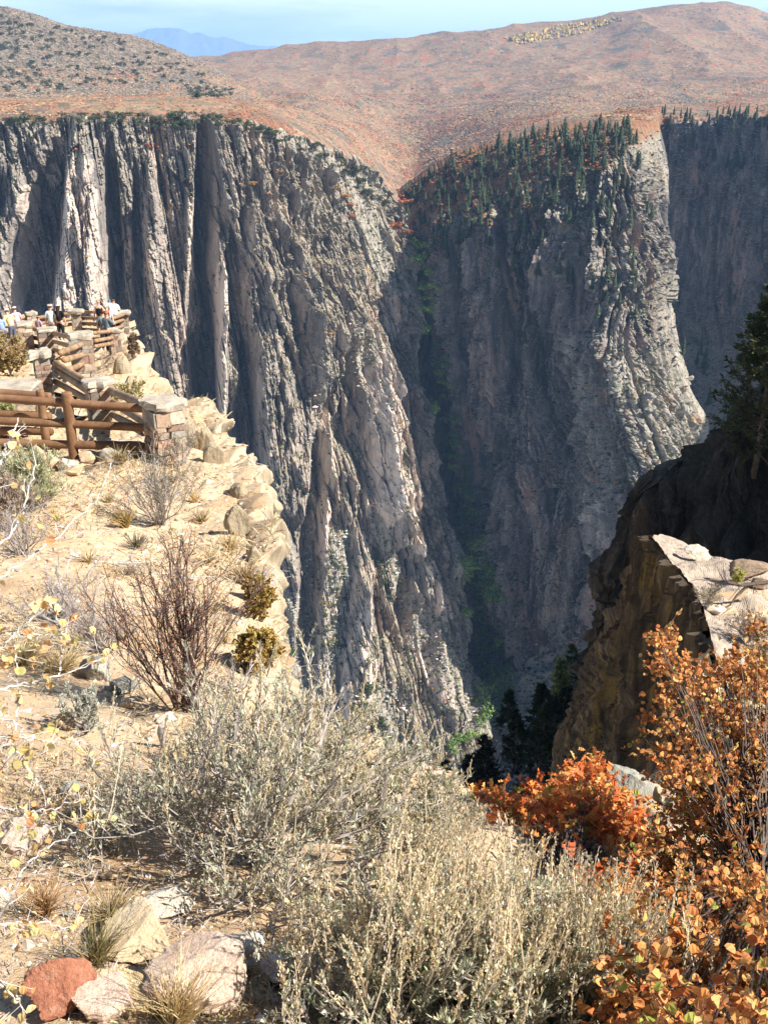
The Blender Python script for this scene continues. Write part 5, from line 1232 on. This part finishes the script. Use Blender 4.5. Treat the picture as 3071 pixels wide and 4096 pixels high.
tuft('pale tuft on the rim under the overhanging boulder', 232, 548, 20, 90, STR, (0, 0), .5)
tuft('straw grass fringe on the rim above the golden cliff shrub', 244, 580, 26, 120, [(0.56, 0.45, 0.28), (0.5, 0.36, 0.22)], (0, 0), .5)
tuft('bleached grass mat by the left edge below the dead shrubs', 24, 662, 40, 260, STR, (.3, 0), .8)
tuft('bleached grass mat left of the bare dark shrub', 60, 668, 34, 240, STR, (.4, 0), .8)
for (u, v) in [(204, 520), (196, 500), (210, 560), (214, 610), (170, 480), (150, 478), (110, 500), (224, 640), (90, 560), (180, 600)]:
    tuft('short straw tuft scattered over the sandy slope', u, v, RNG.uniform(10, 20), 60, STR, (.1, 0), .6, 'straw tufts on the slope')
# fallen white branch on the slope
p0, p1 = at(70, 556), at(186, 578)
T = np.linspace(0, 1, 14)[:, None]
Q = p0 * (1 - T) + p1 * T + RNG.normal(0, .03, (14, 3)) * [1, 1, 0] + [0, 0, .05]
kp, kd = kids(Q[None], 22, 0, 1, .35, 0); B = grow(kp, kd, RNG.uniform(.15, .6, 22), 4, .08, -.01)
V, F = sticks([segs(Q[None], .016, .008), segs(B, .006, .003)], 5)
mesh_thing('fallen_branch', 'bleached fallen branch lying across the sandy slope', 'branch', V - p0, F, M['stem_white'], p0)
p0 = at(757, 606)
Q = np.array([unproj(u, v, p0[1] + dy) + [0, 0, .25] for u, v, dy in ((772, 590, .2), (755, 592, 0), (738, 594, -.2), (722, 590, -.3), (708, 588, -.4))])
Q2 = np.array([unproj(u, v, p0[1] + dy) + [0, 0, .2] for u, v, dy in ((745, 593, 0), (735, 602, -.2), (728, 612, -.4), (715, 618, -.6))])
kp, kd = kids(Q[None], 10, .2, 1, .6, .1); B = grow(kp, kd, RNG.uniform(.3, .9, 10), 4, .15, 0)
V, F = sticks([segs(Q[None], .06, .02), segs(Q2[None], .045, .015), segs(B, .016, .006)], 6)
mesh_thing('dead_branch', 'black dead branch lying on the sunlit slab at the right', 'branch', V - p0, F, M['stem_dark'], p0)

# ---------------------------------------------------------------- pines with their own trunk and limbs; shade darkens some needle colours
def pine(label, base, h, w, tiers, col, seed, dens=26, bare_=0.12, name='pine_tree', nl=.5, group=None):
    r = np.random.default_rng(seed)
    e = empty(name, base); tag(e, label, 'pine tree', group)
    T = np.linspace(0, 1, 12)[:, None]
    Q = np.concatenate([np.cumsum(r.normal(0, .004, (12, 2)) * h, 0), T * h], 1)
    S = [segs(Q[None], .018 * h, .003 * h)]
    nb = tiers
    t = bare_ + (1 - bare_) * r.random(nb) ** .85
    a = r.random(nb) * 2 * pi
    R = w * .5 * (1.04 - t) ** .7 * r.uniform(.55, 1.1, nb) * np.clip((t - bare_) * 6 + .5, .4, 1)
    P0 = np.stack([np.interp(t, T[:, 0], Q[:, 0]), np.interp(t, T[:, 0], Q[:, 1]), t * h], -1)
    D = np.stack([np.cos(a), np.sin(a), r.uniform(-.25, .35, nb) + .25 * t], -1)
    nodes = [P0]; d = norm(D)
    for k in range(5):
        d = norm(d + r.normal(0, .08, d.shape) + [0, 0, .04]); nodes.append(nodes[-1] + d * (R / 5)[:, None])
    A = np.stack(nodes, 1)
    S.append(segs(A, .004 * h, .0012 * h))
    V, F = sticks(S, 5); mesh_obj('trunk', V, F, M['trunk'], parent=e)
    kp, kd = kids(A, dens, .3, 1, .55, .12)
    kp = kp + r.normal(0, .006 * h, kp.shape)
    LV, LF, li = leaves(kp, kd, nl * r.uniform(.6, 1.3, len(kp)), .34, 'blade', 0, .3)
    mesh_obj('crown', LV, LF, M['leaf'], parent=e, col=pal(len(kp), [col, tuple(c * .7 for c in col), tuple(c * 1.3 for c in col)], .2)[li])
    return e
pine('big dark pine leaning in at the right edge above the shaded cliff', on('c2', 752, 478), 13.2, 9.5, 210, (0.045, 0.054, 0.022), 1, 46, .1, nl=.40)  # needles darkened for the shade over this pine
pine('second dark pine cut by the right edge behind the big one', on('c2', 805, 470), 11.5, 8.0, 130, (0.05, 0.06, 0.025), 2, 34, .1, nl=.45)
g1 = on('ng', 441, 800)
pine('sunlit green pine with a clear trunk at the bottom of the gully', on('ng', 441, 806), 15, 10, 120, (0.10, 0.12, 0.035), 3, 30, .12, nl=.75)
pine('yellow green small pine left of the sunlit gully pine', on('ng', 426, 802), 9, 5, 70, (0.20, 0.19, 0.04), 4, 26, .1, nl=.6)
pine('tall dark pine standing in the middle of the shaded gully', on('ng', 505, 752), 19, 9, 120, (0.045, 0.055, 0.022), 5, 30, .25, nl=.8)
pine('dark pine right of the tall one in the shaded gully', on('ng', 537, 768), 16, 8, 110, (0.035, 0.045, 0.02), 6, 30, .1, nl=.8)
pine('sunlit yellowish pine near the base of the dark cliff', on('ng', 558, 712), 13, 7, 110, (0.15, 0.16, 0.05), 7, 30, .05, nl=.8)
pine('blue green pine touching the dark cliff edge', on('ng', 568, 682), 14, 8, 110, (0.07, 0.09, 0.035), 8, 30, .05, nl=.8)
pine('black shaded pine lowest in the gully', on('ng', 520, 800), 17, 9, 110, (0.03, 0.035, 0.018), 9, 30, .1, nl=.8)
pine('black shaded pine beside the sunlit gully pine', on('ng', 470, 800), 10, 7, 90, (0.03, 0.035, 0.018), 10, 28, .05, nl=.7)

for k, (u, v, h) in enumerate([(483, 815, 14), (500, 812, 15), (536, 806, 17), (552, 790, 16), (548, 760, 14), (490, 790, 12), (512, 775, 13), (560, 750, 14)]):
    pine('shaded near black pine of the group filling the dark gully', on('ng', u, v), h, h * .52, 80, (0.03, 0.036, 0.018), 20 + k, 26, .06, nl=.8, group='black pines in the gully')  # near-black needles carry the gully's shade in their colour
# ---------------------------------------------------------------- the lookout: path, stone pillars, log rails
M['log'] = None
def log_mat(name, a, b, c):
    t = NT(name)
    o = t.n('ShaderNodeTexCoord').outputs['Object']
    col = t.ramp(t.noise(6, 6, 0.7, (0.25, 0.25, 0.25)), [(0.3, a), (0.5, b), (0.68, c)])
    col = t.mix(t.ramp(t.noise(26, 6, 0.8, (1, 1, 1)), [(0.56, 0.0), (0.66, 0.7)]), col, tuple(x * .35 for x in a))
    t.bump(t.noise(30, 6, 0.8), 0.5, 0.01)
    return t.done(col, 0.75)
M['log'] = log_mat('stained_log', (0.10, 0.052, 0.027), (0.19, 0.10, 0.052), (0.28, 0.165, 0.092))
M['oldlog'] = log_mat('weathered_log', (0.16, 0.10, 0.06), (0.30, 0.19, 0.11), (0.44, 0.30, 0.18))
M['mortar'] = stone_mat('grey_mortar', (0.22, 0.19, 0.15), (0.33, 0.29, 0.23), (0.42, 0.38, 0.31), (0.2, 0.17, 0.13), 8)
def masonry_mat():
    t = NT('rubble_masonry')
    c = t.mix(1.0, t.tint(), t.ramp(t.noise(9, 6, 0.75), [(0.3, 0.55), (0.7, 1.3)]), 'MULTIPLY')
    t.bump(t.noise(22, 6, 0.75), 0.7, 0.015)
    return t.done(c, 0.9)
M['masonry'] = masonry_mat()
STONES = [(0.34, 0.24, 0.17), (0.40, 0.32, 0.24), (0.28, 0.25, 0.21), (0.31, 0.20, 0.15), (0.46, 0.38, 0.29), (0.22, 0.18, 0.15)]
BOXF = np.array([[0, 3, 2, 1], [4, 5, 6, 7], [0, 1, 5, 4], [1, 2, 6, 5], [2, 3, 7, 6], [3, 0, 4, 7]])
def chip_box(c, s, j, r):
    b = np.array([(x, y, z) for z in (-1, 1) for x, y in ((-1, -1), (1, -1), (1, 1), (-1, 1))], float) * .5
    v = b * s * (1 + r.normal(0, j, (8, 1))) + r.normal(0, j * .25, (8, 3)) * min(s) + c
    return v
def slab_rock(seed, w, d, h):
    """a thick irregular capping slab"""
    r = np.random.default_rng(seed)
    n = 14
    a = np.linspace(0, 2 * pi, n, endpoint=False)
    rx = 1 / np.maximum(np.abs(np.cos(a)), np.abs(np.sin(a))) ** .8 * (1 + r.normal(0, .11, n))
    V = []
    for z, k in ((-.5, .93), (-.2, 1.0), (.25, 1.01), (.5, .93)):
        V.append(np.stack([np.cos(a) * rx * w / 2 * k * (1 + r.normal(0, .02, n)), np.sin(a) * rx * d / 2 * k * (1 + r.normal(0, .02, n)), np.full(n, z * h) + r.normal(0, .13 * h, n)], -1))
    V.append(np.array([[0, 0, -.5 * h], [0, 0, .54 * h]]))
    F4 = []
    for k in range(3):
        for i in range(n):
            F4.append([k * n + i, k * n + (i + 1) % n, (k + 1) * n + (i + 1) % n, (k + 1) * n + i])
    F3 = [[4 * n, (i + 1) % n, i] for i in range(n)] + [[4 * n + 1, 3 * n + i, 3 * n + (i + 1) % n] for i in range(n)]
    return np.concatenate(V), [np.array(F4), np.array(F3)]
def pillar(label, u, vtop, vbase, wpx, seed, rz=.6, cap=True, dfac=1.0, base=None, capw=1.3, down=0.6):
    r = np.random.default_rng(seed)
    p = at(u, vbase) if base is None else np.asarray(base, float)
    k = ppm(p)
    w = wpx / k / (abs(cos(rz)) + abs(sin(rz)) * dfac); d = w * dfac
    h = (vbase - vtop) / k / cos(math.atan2(-p[2], p[1]))
    e = empty('stone_pillar', p, rz); tag(e, label, 'pillar', 'stone pillars of the lookout', 'thing')
    ch = h * .11 if cap else 0
    V, F, C, MI, n = [], [], [], [], 0
    v = chip_box(np.array([0, 0, (h - ch - down) / 2]), np.array([w * .9, d * .9, h - ch + down]), 0.0, r)
    V.append(v); F.append(BOXF); C.append(np.full((8, 3), .3)); n = 8
    z = -.15
    while z < h - ch - .02:
        c_ = min(r.choice([.08, .12, .17, .24]), h - ch - z)
        for side in range(4):
            x = -.5
            while x < .46:
                l = min(r.uniform(.3, .65), .5 - x)
                if .5 - x - l < .14: l = .5 - x
                cx = x + l / 2; t = r.uniform(.08, .13)
                ss = np.array([l * (w, d)[side % 2] * r.uniform(.86, .98), t, c_ * .93]); 
                if side % 2 == 0: cc = np.array([cx * w, (-1 if side == 0 else 1) * (d / 2 - t * .35), z + c_ / 2]); sz = ss
                else: cc = np.array([(1 if side == 1 else -1) * (w / 2 - t * .35), cx * d, z + c_ / 2]); sz = ss[[1, 0, 2]]
                V.append(chip_box(cc, sz, .11, r)); F.append(BOXF + n); n += 8
                C.append(np.tile(np.array(STONES[r.integers(6)]) * r.uniform(.8, 1.25), (8, 1)))
                x += l
        z += c_
    mesh_obj('masonry', np.concatenate(V), np.concatenate(F), M['masonry'], parent=e, col=np.concatenate(C))
    if cap:
        v, f = slab_rock(seed + 5, w * capw, d * capw, ch * 1.15)
        o = mesh_obj('cap', v, f, M['capstone'], parent=e); o.location = (0, 0, h - ch * .5)
    return p, h
M['capstone'] = stone_mat('pale_capstone', (0.24, 0.21, 0.17), (0.44, 0.38, 0.30), (0.54, 0.48, 0.38), (0.22, 0.19, 0.15), 7)
def log_between(a, b, r0, seed, sides=12, over=0.0):
    r = np.random.default_rng(seed)
    d = b - a; L_ = np.linalg.norm(d); d = d / L_
    a = a - d * over; b = b + d * over
    n = 14
    x = norm(np.cross(d, [0, 0, 1.0])); y = np.cross(x, d)
    V = []
    T = np.concatenate([[0, .006], np.linspace(.02, .98, n - 4), [.994, 1]])
    wob = r.normal(0, .05, (n, 2)).cumsum(0) * .12 * r0
    for i, t in enumerate(T):
        k = .55 if i in (0, n - 1) else (.92 if i in (1, n - 2) else 1)
        an = np.linspace(0, 2 * pi, sides, endpoint=False)
        rr_ = r0 * k * (1 + .05 * np.sin(an * 3 + seed) + r.normal(0, .015, sides)) * (1 + .08 * (t - .5) * (1 if seed % 2 else -1))
        c = a + (b - a) * t + x * wob[i, 0] + y * wob[i, 1]
        V.append(c + np.outer(np.cos(an) * rr_, x) + np.outer(np.sin(an) * rr_, y))
    V = np.concatenate(V + [np.array([a, b])])
    F = [[i * sides + j, i * sides + (j + 1) % sides, (i + 1) * sides + (j + 1) % sides, (i + 1) * sides + j] for i in range(n - 1) for j in range(sides)]
    F3 = [[n * sides, (j + 1) % sides, j] for j in range(sides)] + [[n * sides + 1, (n - 1) * sides + j, (n - 1) * sides + (j + 1) % sides] for j in range(sides)]
    return V, [np.array(F), np.array(F3)]
def fence(label, rails, ya, yb, rpx, mat='log', posts=(), seed=1):
    """rails: (ua, va, ub, vb) in the picture; ya/yb the distances of the two ends"""
    c0 = unproj(np.float64(rails[-1][0]), np.float64(rails[-1][1]), ya)
    e = empty('log_fence', c0); tag(e, label, 'fence', 'log fences of the lookout')
    for i, (ua, va, ub, vb) in enumerate(rails):
        A = np.array(unproj(np.float64(ua), np.float64(va), ya)); B = np.array(unproj(np.float64(ub), np.float64(vb), yb))
        r0 = rpx / ((ppm(A) + ppm(B)) / 2)
        V, F = log_between(A, B, r0, seed * 7 + i, over=.02)
        mesh_obj('rail', V - c0, F, M[mat], parent=e, smooth=True)
    for j, (u0, v0, u1, v1, y, wpx) in enumerate(posts):
        A = np.array(unproj(np.float64(u1), np.float64(v1), y)) ; B = np.array(unproj(np.float64(u0), np.float64(v0), y))
        B[0], B[1] = A[0] + .01, A[1]
        V, F = log_between(A - [0, 0, .3], B, wpx / 2 / ppm(A), seed * 5 + j)
        mesh_obj('post', V - c0, F, M['log'], parent=e, smooth=True)
    return e
# path surface over the ledge
prows = []
for (ul, ur, v) in ((-80, 152, 452), (-80, 140, 446), (-40, 120, 432), (40, 112, 420), (62, 100, 404), (20, 60, 396), (-60, 46, 388), (-60, 44, 376), (0, 60, 366), (34, 74, 356), (34, 78, 348), (32, 112, 344), (34, 120, 336), (40, 122, 330), (50, 120, 326)):
    row = []
    for f in np.linspace(0, 1, 14):
        q = on('gl', ul + (ur - ul) * f, v); row.append(q)
    prows.append(row)
PA = np.array(prows)
PA = pch(np.linspace(0, 1, 90), np.linspace(0, 1, len(PA)), PA.reshape(len(PA), -1)).reshape(90, 14, 3)
PA = np.stack([pch(np.linspace(0, 1, 50), np.linspace(0, 1, 14), r) for r in PA])
PA[..., 2] += .10 + .02 * fbm2(PA[..., 0] / .5, PA[..., 1] / .5, 3, 3)
t_ = NT('packed_sand_path')
M['path'] = t_.done(t_.mix(t_.ramp(t_.noise(3, 6, .7), [(.4, 0.), (.62, 1.)]), (0.50, 0.42, 0.29), (0.58, 0.50, 0.37)), .95)
tag(grid_obj('path', PA, M['path'], flip=True), kind='structure')

pillar('nearest stone pillar with a flat grey cap where the low log rails end', 164, 399, 454, 42, 11, .62)
pillar('stone pillar with a wide pale cap standing behind the near rails', 98, 378, 421, 26, 12, .5, capw=1.5)
pillar('tall stone pillar with a thick block cap in the bend of the railings', 48, 350, 397, 18, 13, .4, capw=1.6)
pillar('broad stone pillar with a long flat cap left of the sunlit rock outcrop', 84, 332, 375, 27, 14, .3, capw=1.1)
pillar('stone pillar with a rough flat cap in the middle of the zigzag rails', 51, 326, 351, 22, 15, .4, capw=1.15)
pillar('dark stone pillar at the left end of the zigzag rails', 29, 320, 347, 18, 16, .4, capw=1.2)
pillar('low stone wall end at the left edge by the orange tinged bush', 6, 326, 342, 30, 17, .2, capw=1.1)
pillar('stone pillar at the upper left of the viewing platform', 33, 310, 331, 11, 18, .4, capw=1.3)
pillar('stone pillar in the middle of the far platform railing', 75, 308, 331, 11, 19, .3, capw=1.7)
pillar('tall stone pillar at the right end of the viewing platform', 123, 310, 338, 10, 20, .3, capw=1.8, down=3)
pillar('stone pillar between the two lower right railings of the platform', 113, 327, 350, 14, 21, .4, capw=1.2, down=1.5)
pillar('small stone pillar with a flat cap near the platform corner', 112, 319, 338, 12, 22, .4, capw=1.2)
pillar('low flat capped pier behind the long near rails', 20, 382, 405, 48, 23, .15, capw=1.1)
Y = lambda u, v: at(u, v)[1]
y1 = Y(164, 453); yp = Y(74, 455)
fence('long near log fence with a thick round post running out of the left edge', [(-60, 394, 150, 409), (-60, 418, 147, 428), (-60, 441, 144, 447)], yp + .25, y1 + .1, 4.3, 'log', [(67, 392, 74, 457, yp + .02, 10)], 1)
yb = Y(44, 440)
fence('second log fence with a shorter post just behind the long near one', [(-60, 388, 50, 396.5), (-60, 411, 50, 416.5), (-60, 428, 52, 432)], yb + .5, yb + .2, 4.0, 'log', [(42, 390, 46, 440, yb, 8.5)], 2)
y2 = Y(98, 420)
fence('log fence slanting down from the wide capped pillar to the nearest pillar', [(109, 390, 150, 407), (112, 402, 148, 424), (112, 414, 144, 432)], y2, y1 + .5, 4.0, 'oldlog', (), 3)
y3 = Y(48, 396)
fence('log fence slanting down from the tall block capped pillar', [(55, 363, 95, 387), (56, 370, 90, 392), (55, 381, 90, 401)], y3 + .3, y2 + .4, 3.4, 'oldlog', (), 4)
y4 = Y(84, 374)
fence('log fence rising from the block capped pillar to the broad pillar', [(60, 353, 85, 343), (64, 360, 85, 354), (66, 371, 85, 363)], y3 + .4, y4 + .3, 2.8, 'oldlog', (), 5)
y5 = Y(51, 350)
fence('log fence between the rough capped pillar and the broad pillar', [(53, 333, 74, 338), (53, 341, 74, 347), (54, 349, 74, 357)], y5 + .2, y4 + .2, 2.4, 'oldlog', (), 6)
y6 = Y(29, 346)
fence('dark log fence at the left end of the zigzag', [(27, 327, 44, 331), (27, 336, 44, 340), (27, 344, 44, 348)], y6 + .2, y5 + .2, 2.2, 'oldlog', (), 7)
y9 = Y(75, 330); y10 = Y(123, 337); y11 = Y(113, 349)
fence('far platform railing left of the middle pillar', [(36, 318, 72, 313), (36, 324, 72, 319), (36, 330, 72, 324)], y9 - 1, y9, 1.8, 'oldlog', (), 8)
fence('far platform railing behind the woman in the black dress', [(78, 311.5, 120, 313.5), (78, 317.5, 120, 319.5), (78, 323, 120, 325), (78, 329, 112, 331)], y9, y10, 1.6, 'oldlog', (), 9)
fence('right platform railing between the corner pillar and the end pillar', [(114, 318, 123, 315), (114, 323, 123, 320), (114, 329, 123, 326)], y11 + 1, y10, 1.7, 'oldlog', (), 10)
fence('right platform railing below the man in the orange cap', [(94, 333, 114, 331), (95, 341, 114, 337.5), (95, 346.5, 114, 343)], y4 + .4, y11, 1.9, 'oldlog', (), 11)
fence('short slanting log rail left of the platform pillar', [(16, 320, 33, 312), (16, 326, 33, 319)], y9 - 3, Y(33, 330), 2.2, 'oldlog', (), 12)
# curved retaining wall of the viewing platform
pw = [(120, 338), (125, 338), (129, 340), (131.5, 347)]
base = [on('gl', u, v) for u, v in pw]
V, F, C, n = [], [], [], 0
r = np.random.default_rng(5)
e = empty('lookout_wall', base[1]); tag(e, 'sunlit masonry wall dropping from the end pillar of the platform', 'wall', None, 'thing')
a0 = np.array(unproj(np.float64(119.), np.float64(334.), y10 - .6)); a1 = np.array(unproj(np.float64(133.), np.float64(337.), y10 - .2)); a2 = np.array(unproj(np.float64(131.), np.float64(333.), y10 + 4))
path_ = [a0 * (1 - t) + a1 * t for t in np.linspace(0, 1, 5)] + [a1 * (1 - t) + a2 * t for t in np.linspace(.2, 1, 5)]
for i, q in enumerate(path_[:-1]):
    q2 = path_[i + 1]
    for zz in np.arange(0, -3.0, -.28):
        c = (q + q2) / 2 + [0, 0, zz - .1]; l = np.linalg.norm(q2 - q)
        dd = (q2 - q) / l; an = math.atan2(dd[1], dd[0])
        b = chip_box(np.zeros(3), np.array([l * .98, .4, .27]), .05, r)
        R_ = np.array([[cos(an), -sin(an), 0], [sin(an), cos(an), 0], [0, 0, 1]])
        V.append(b @ R_.T + c); F.append(BOXF + n); n += 8; C.append(np.tile(np.array([.46, .39, .29]) * r.uniform(.85, 1.12), (8, 1)))
mesh_obj('masonry', np.concatenate(V) - base[1], np.concatenate(F), M['masonry'], parent=e, col=np.concatenate(C))

# ---------------------------------------------------------------- visitors
SK = simple('skin', (0.52, 0.32, 0.23), .6)
def cloth(name, c):
    return simple(name, c, .9)
def skin_mesh(name, verts, edges, radii, mat, parent, sub=1):
    me = bpy.data.meshes.new(name)
    me.from_pydata([tuple(v) for v in verts], edges, [])
    o = bpy.data.objects.new(name, me); COL.objects.link(o); o.parent = parent
    o.modifiers.new('skin', 'SKIN')
    d = me.skin_vertices[0].data
    for i, q in enumerate(radii):
        d[i].radius = (q, q) if np.isscalar(q) else q
    d[0].use_root = True
    if sub:
        m = o.modifiers.new('sub', 'SUBSURF'); m.levels = sub; m.render_levels = sub
    me.materials.append(mat)
    for f in me.polygons: f.use_smooth = True
    return o
YP = min(y9, y10) - 4.0
print('platform', y4, y5, y6, y9, y10, y11, on('gl', 98, 335), on('gl', 60, 335))
def person(label, u, vhead, y=None, H=1.7, rz=0.0, shirt=(.6, .7, .65), trousers=(.05, .05, .06), hair=(.08, .05, .03), long_hair=False, cap=None, arms='down', dress=False, lean=0.0, sleeveless=False, skin=None):
    vf = vhead
    # stand on the path under the head
    if y is None: y = YP
    p = None
    for vv_ in np.arange(vhead + 18, vhead + 60, .5):
        q = on('gl', u, vv_) if y is None else None
        if q is None: break
        if vv_ - vhead >= H * ppm(q) * cos(math.atan2(-q[2], q[1])):
            p = q; break
    if p is None:
        hd = np.array(unproj(np.float64(u), np.float64(vhead), y)); p = hd - [0, 0, H]
    p = p + [0, 0, .1]
    e = empty('person', p, rz); tag(e, label, 'person')
    k = H / 1.7
    X = lambda *a: np.array(a) * k + np.array([0, lean * max(0, a[2] - .95), -abs(lean) * .25 * max(0, a[2] - .95)]) * k
    ar = {'down': ((.24, -.01, 1.13), (.25, .07, .88), (.25, .10, .80)), 'front': ((.25, .06, 1.14), (.16, .28, 1.08), (.12, .36, 1.07)), 'rail': ((.27, .12, 1.16), (.20, .36, 1.08), (.16, .43, 1.06)), 'up': ((.27, .10, 1.2), (.12, .24, 1.42), (.08, .26, 1.48))}[arms]
    V = [X(0, 0, .95), X(0, 0, 1.1), X(0, .01, 1.3), X(0, 0, 1.43), X(0, .01, 1.5), X(0, .02, 1.58), X(0, .015, 1.66)]
    E = [(0, 1), (1, 2), (2, 3), (3, 4), (4, 5), (5, 6)]
    R = [.135, .125, .145, .075, .055, .085, .075]
    for s in (-1, 1):
        i = len(V)
        V += [X(s * .17, 0, 1.38)] + [X(s * a, b, c) for a, b, c in ar]
        E += [(3, i), (i, i + 1), (i + 1, i + 2), (i + 2, i + 3)]
        R += [.06, .045, .033, .035]
        h = np.array(ar[2]); d = h - np.array(ar[1]); d = d / np.linalg.norm(d)
        for f in range(5):
            j = len(V); o = (f - 2) * .018
            if f == 4: V += [X(s * (h[0] - .035), h[1] + .03, h[2] + .0)]
            else: V += [X(s * (h[0] + .0), h[1] + o, h[2]) + d * k * (.085 - .012 * abs(f - 1.2))]
            E += [(i + 3, j)]; R += [.010]
        i = len(V)
        V += [X(s * .09, 0, .9), X(s * .10, .02, .5), X(s * .10, -.02, .1), X(s * .11, .13, .04)]
        E += [(0, i), (i, i + 1), (i + 1, i + 2), (i + 2, i + 3)]
        R += [.10, .065, .045, .04]
    skin_mesh('body', V, E, [q * k for q in R], SK if skin is None else skin, e, 2)
    # shirt, trousers or dress as shells over the body
    SV = [X(0, 0, .93), X(0, 0, 1.1), X(0, .01, 1.3), X(0, 0, 1.42)]; SE = [(0, 1), (1, 2), (2, 3)]; SR = [.165, .155, .175, .09]
    if not sleeveless:
        for s in (-1, 1):
            i = len(SV); el = np.array(ar[0])
            SV += [X(s * .175, 0, 1.39), X(s * el[0], el[1], el[2] + .02)]; SE += [(3, i), (i, i + 1)]; SR += [.085, .07]
    skin_mesh('dress' if dress else 'shirt', SV, SE, [q * k for q in SR], cloth('shirt_cloth', shirt), e, 2)
    if dress:
        skin_mesh('skirt', [X(0, 0, 1.0), X(0, 0, .75), X(0, 0, .42)], [(0, 1), (1, 2)], [.16 * k, .18 * k, .20 * k], cloth('skirt_cloth', shirt), e, 2)
    else:
        TV = [X(0, 0, 1.0), X(0, 0, .92)]; TE = [(0, 1)]; TR = [.15, .155]
        for s in (-1, 1):
            i = len(TV); TV += [X(s * .09, 0, .86), X(s * .10, .02, .5), X(s * .10, -.02, .12)]; TE += [(1, i), (i, i + 1), (i + 1, i + 2)]; TR += [.115, .085, .07]
        skin_mesh('trousers', TV, TE, [q * k for q in TR], cloth('trouser_cloth', trousers), e, 2)
    hv = [X(0, -.02, 1.6), X(0, -.01, 1.67), X(0, 0, 1.70)]; he = [(0, 1), (1, 2)]; hr = [.098, .098, .07]
    if long_hair:
        hv += [X(0, -.09, 1.5), X(0, -.13, 1.32), X(0, -.14, 1.18)]; he += [(0, 3), (3, 4), (4, 5)]; hr += [.09, .09, .05]
    skin_mesh('hair', hv, he, [q * k for q in hr], cloth('hair', hair), e, 2)
    if cap:
        skin_mesh('cap', [X(0, -.01, 1.655), X(0, 0, 1.70), X(0, .13, 1.655)], [(0, 1), (0, 2)], [.108 * k, .09 * k, (.06 * k, .02 * k)], cloth('cap_cloth', cap), e, 2)
    return e
person('man in a pale green tee and backwards white cap beside the long haired woman', 49.7, 308, None, 1.78, .1, (.60, .70, .66), (.10, .10, .12), (.10, .06, .04), cap=(.72, .62, .58))
person('woman with long dark hair in a black tee with her back turned', 58, 308, None, 1.70, -.1, (.012, .012, .014), (.02, .02, .025), (.035, .022, .018), long_hair=True)
person('red blonde woman in a sleeveless black dress facing the canyon', 98, 302.8, None, 1.66, .1, (.012, .012, .014), (.02, .02, .02), (.60, .30, .12), dress=True, sleeveless=True)
pm = person('man in a white shirt holding a small child at the far railing', 113, 301.3, y10 - 1.0, 1.80, .3, (.78, .78, .80), (.02, .02, .03), (.14, .08, .05), arms='front')
person('small child in a bright blue sun hat carried by the man in white', 109.5, 302.6, y10 - 1.2, .95, .8, (.75, .75, .80), (.6, .6, .65), (.3, .2, .1), cap=(.05, .35, .62), arms='front')
person('person with dark hair in a grey tee next to the orange cap', 102, 314, y11 + 1.2, 1.62, .1, (.16, .19, .19), (.03, .035, .05), (.02, .016, .014))
person('person in an orange cap and slate grey jacket raising a camera', 106, 315, y11 + .8, 1.64, -.5, (.13, .16, .17), (.025, .03, .05), (.2, .12, .06), cap=(.62, .22, .12), arms='up')
person('person in a yellow shirt and white cap leaning on the low wall', 9.5, 312, y6 + 1.5, 1.70, .9, (.78, .66, .30), (.1, .1, .14), (.1, .06, .04), cap=(.82, .80, .78), arms='rail', lean=.35)
person('person in a pink shirt and white hat behind the yellow shirt', 15.5, 310, y6 + 2.5, 1.66, .7, (.80, .42, .50), (.1, .1, .14), (.1, .06, .04), cap=(.85, .83, .82), arms='rail', lean=.2)
person('person in a blue shirt cut by the left edge', .5, 317, y6 + 1, 1.65, .9, (.20, .28, .48), (.1, .1, .14), (.1, .06, .04), arms='rail', lean=.3)
person('small dark haired child in mauve behind the zigzag rails', 38, 319, y6 + 1.2, 1.25, -.4, (.34, .24, .28), (.12, .10, .12), (.03, .02, .018))
# ---------------------------------------------------------------- air
hz = bpy.data.materials.new('haze')
hz.use_nodes = True
ht = hz.node_tree
for n in list(ht.nodes):
    if n.type == 'BSDF_PRINCIPLED': ht.nodes.remove(n)
pv = ht.nodes.new('ShaderNodeVolumePrincipled')
pv.inputs['Color'].default_value = (0.34, 0.59, 1.0, 1)
pv.inputs['Density'].default_value = 0.000056
pv.inputs['Anisotropy'].default_value = 0.1
ht.links.new(pv.outputs[0], [n for n in ht.nodes if n.type == 'OUTPUT_MATERIAL'][0].inputs['Volume'])
x0, x1, y0, y1, z0, z1 = -15000, 15000, -60, 34000, -900, 1900
bv = [(x, y, z) for z in (z0, z1) for y in (y0, y1) for x in (x0, x1)]
tag(mesh_obj('haze', bv, np.array([[0, 2, 3, 1], [4, 5, 7, 6], [0, 1, 5, 4], [2, 6, 7, 3], [0, 4, 6, 2], [1, 3, 7, 5]]), hz), kind='stuff')
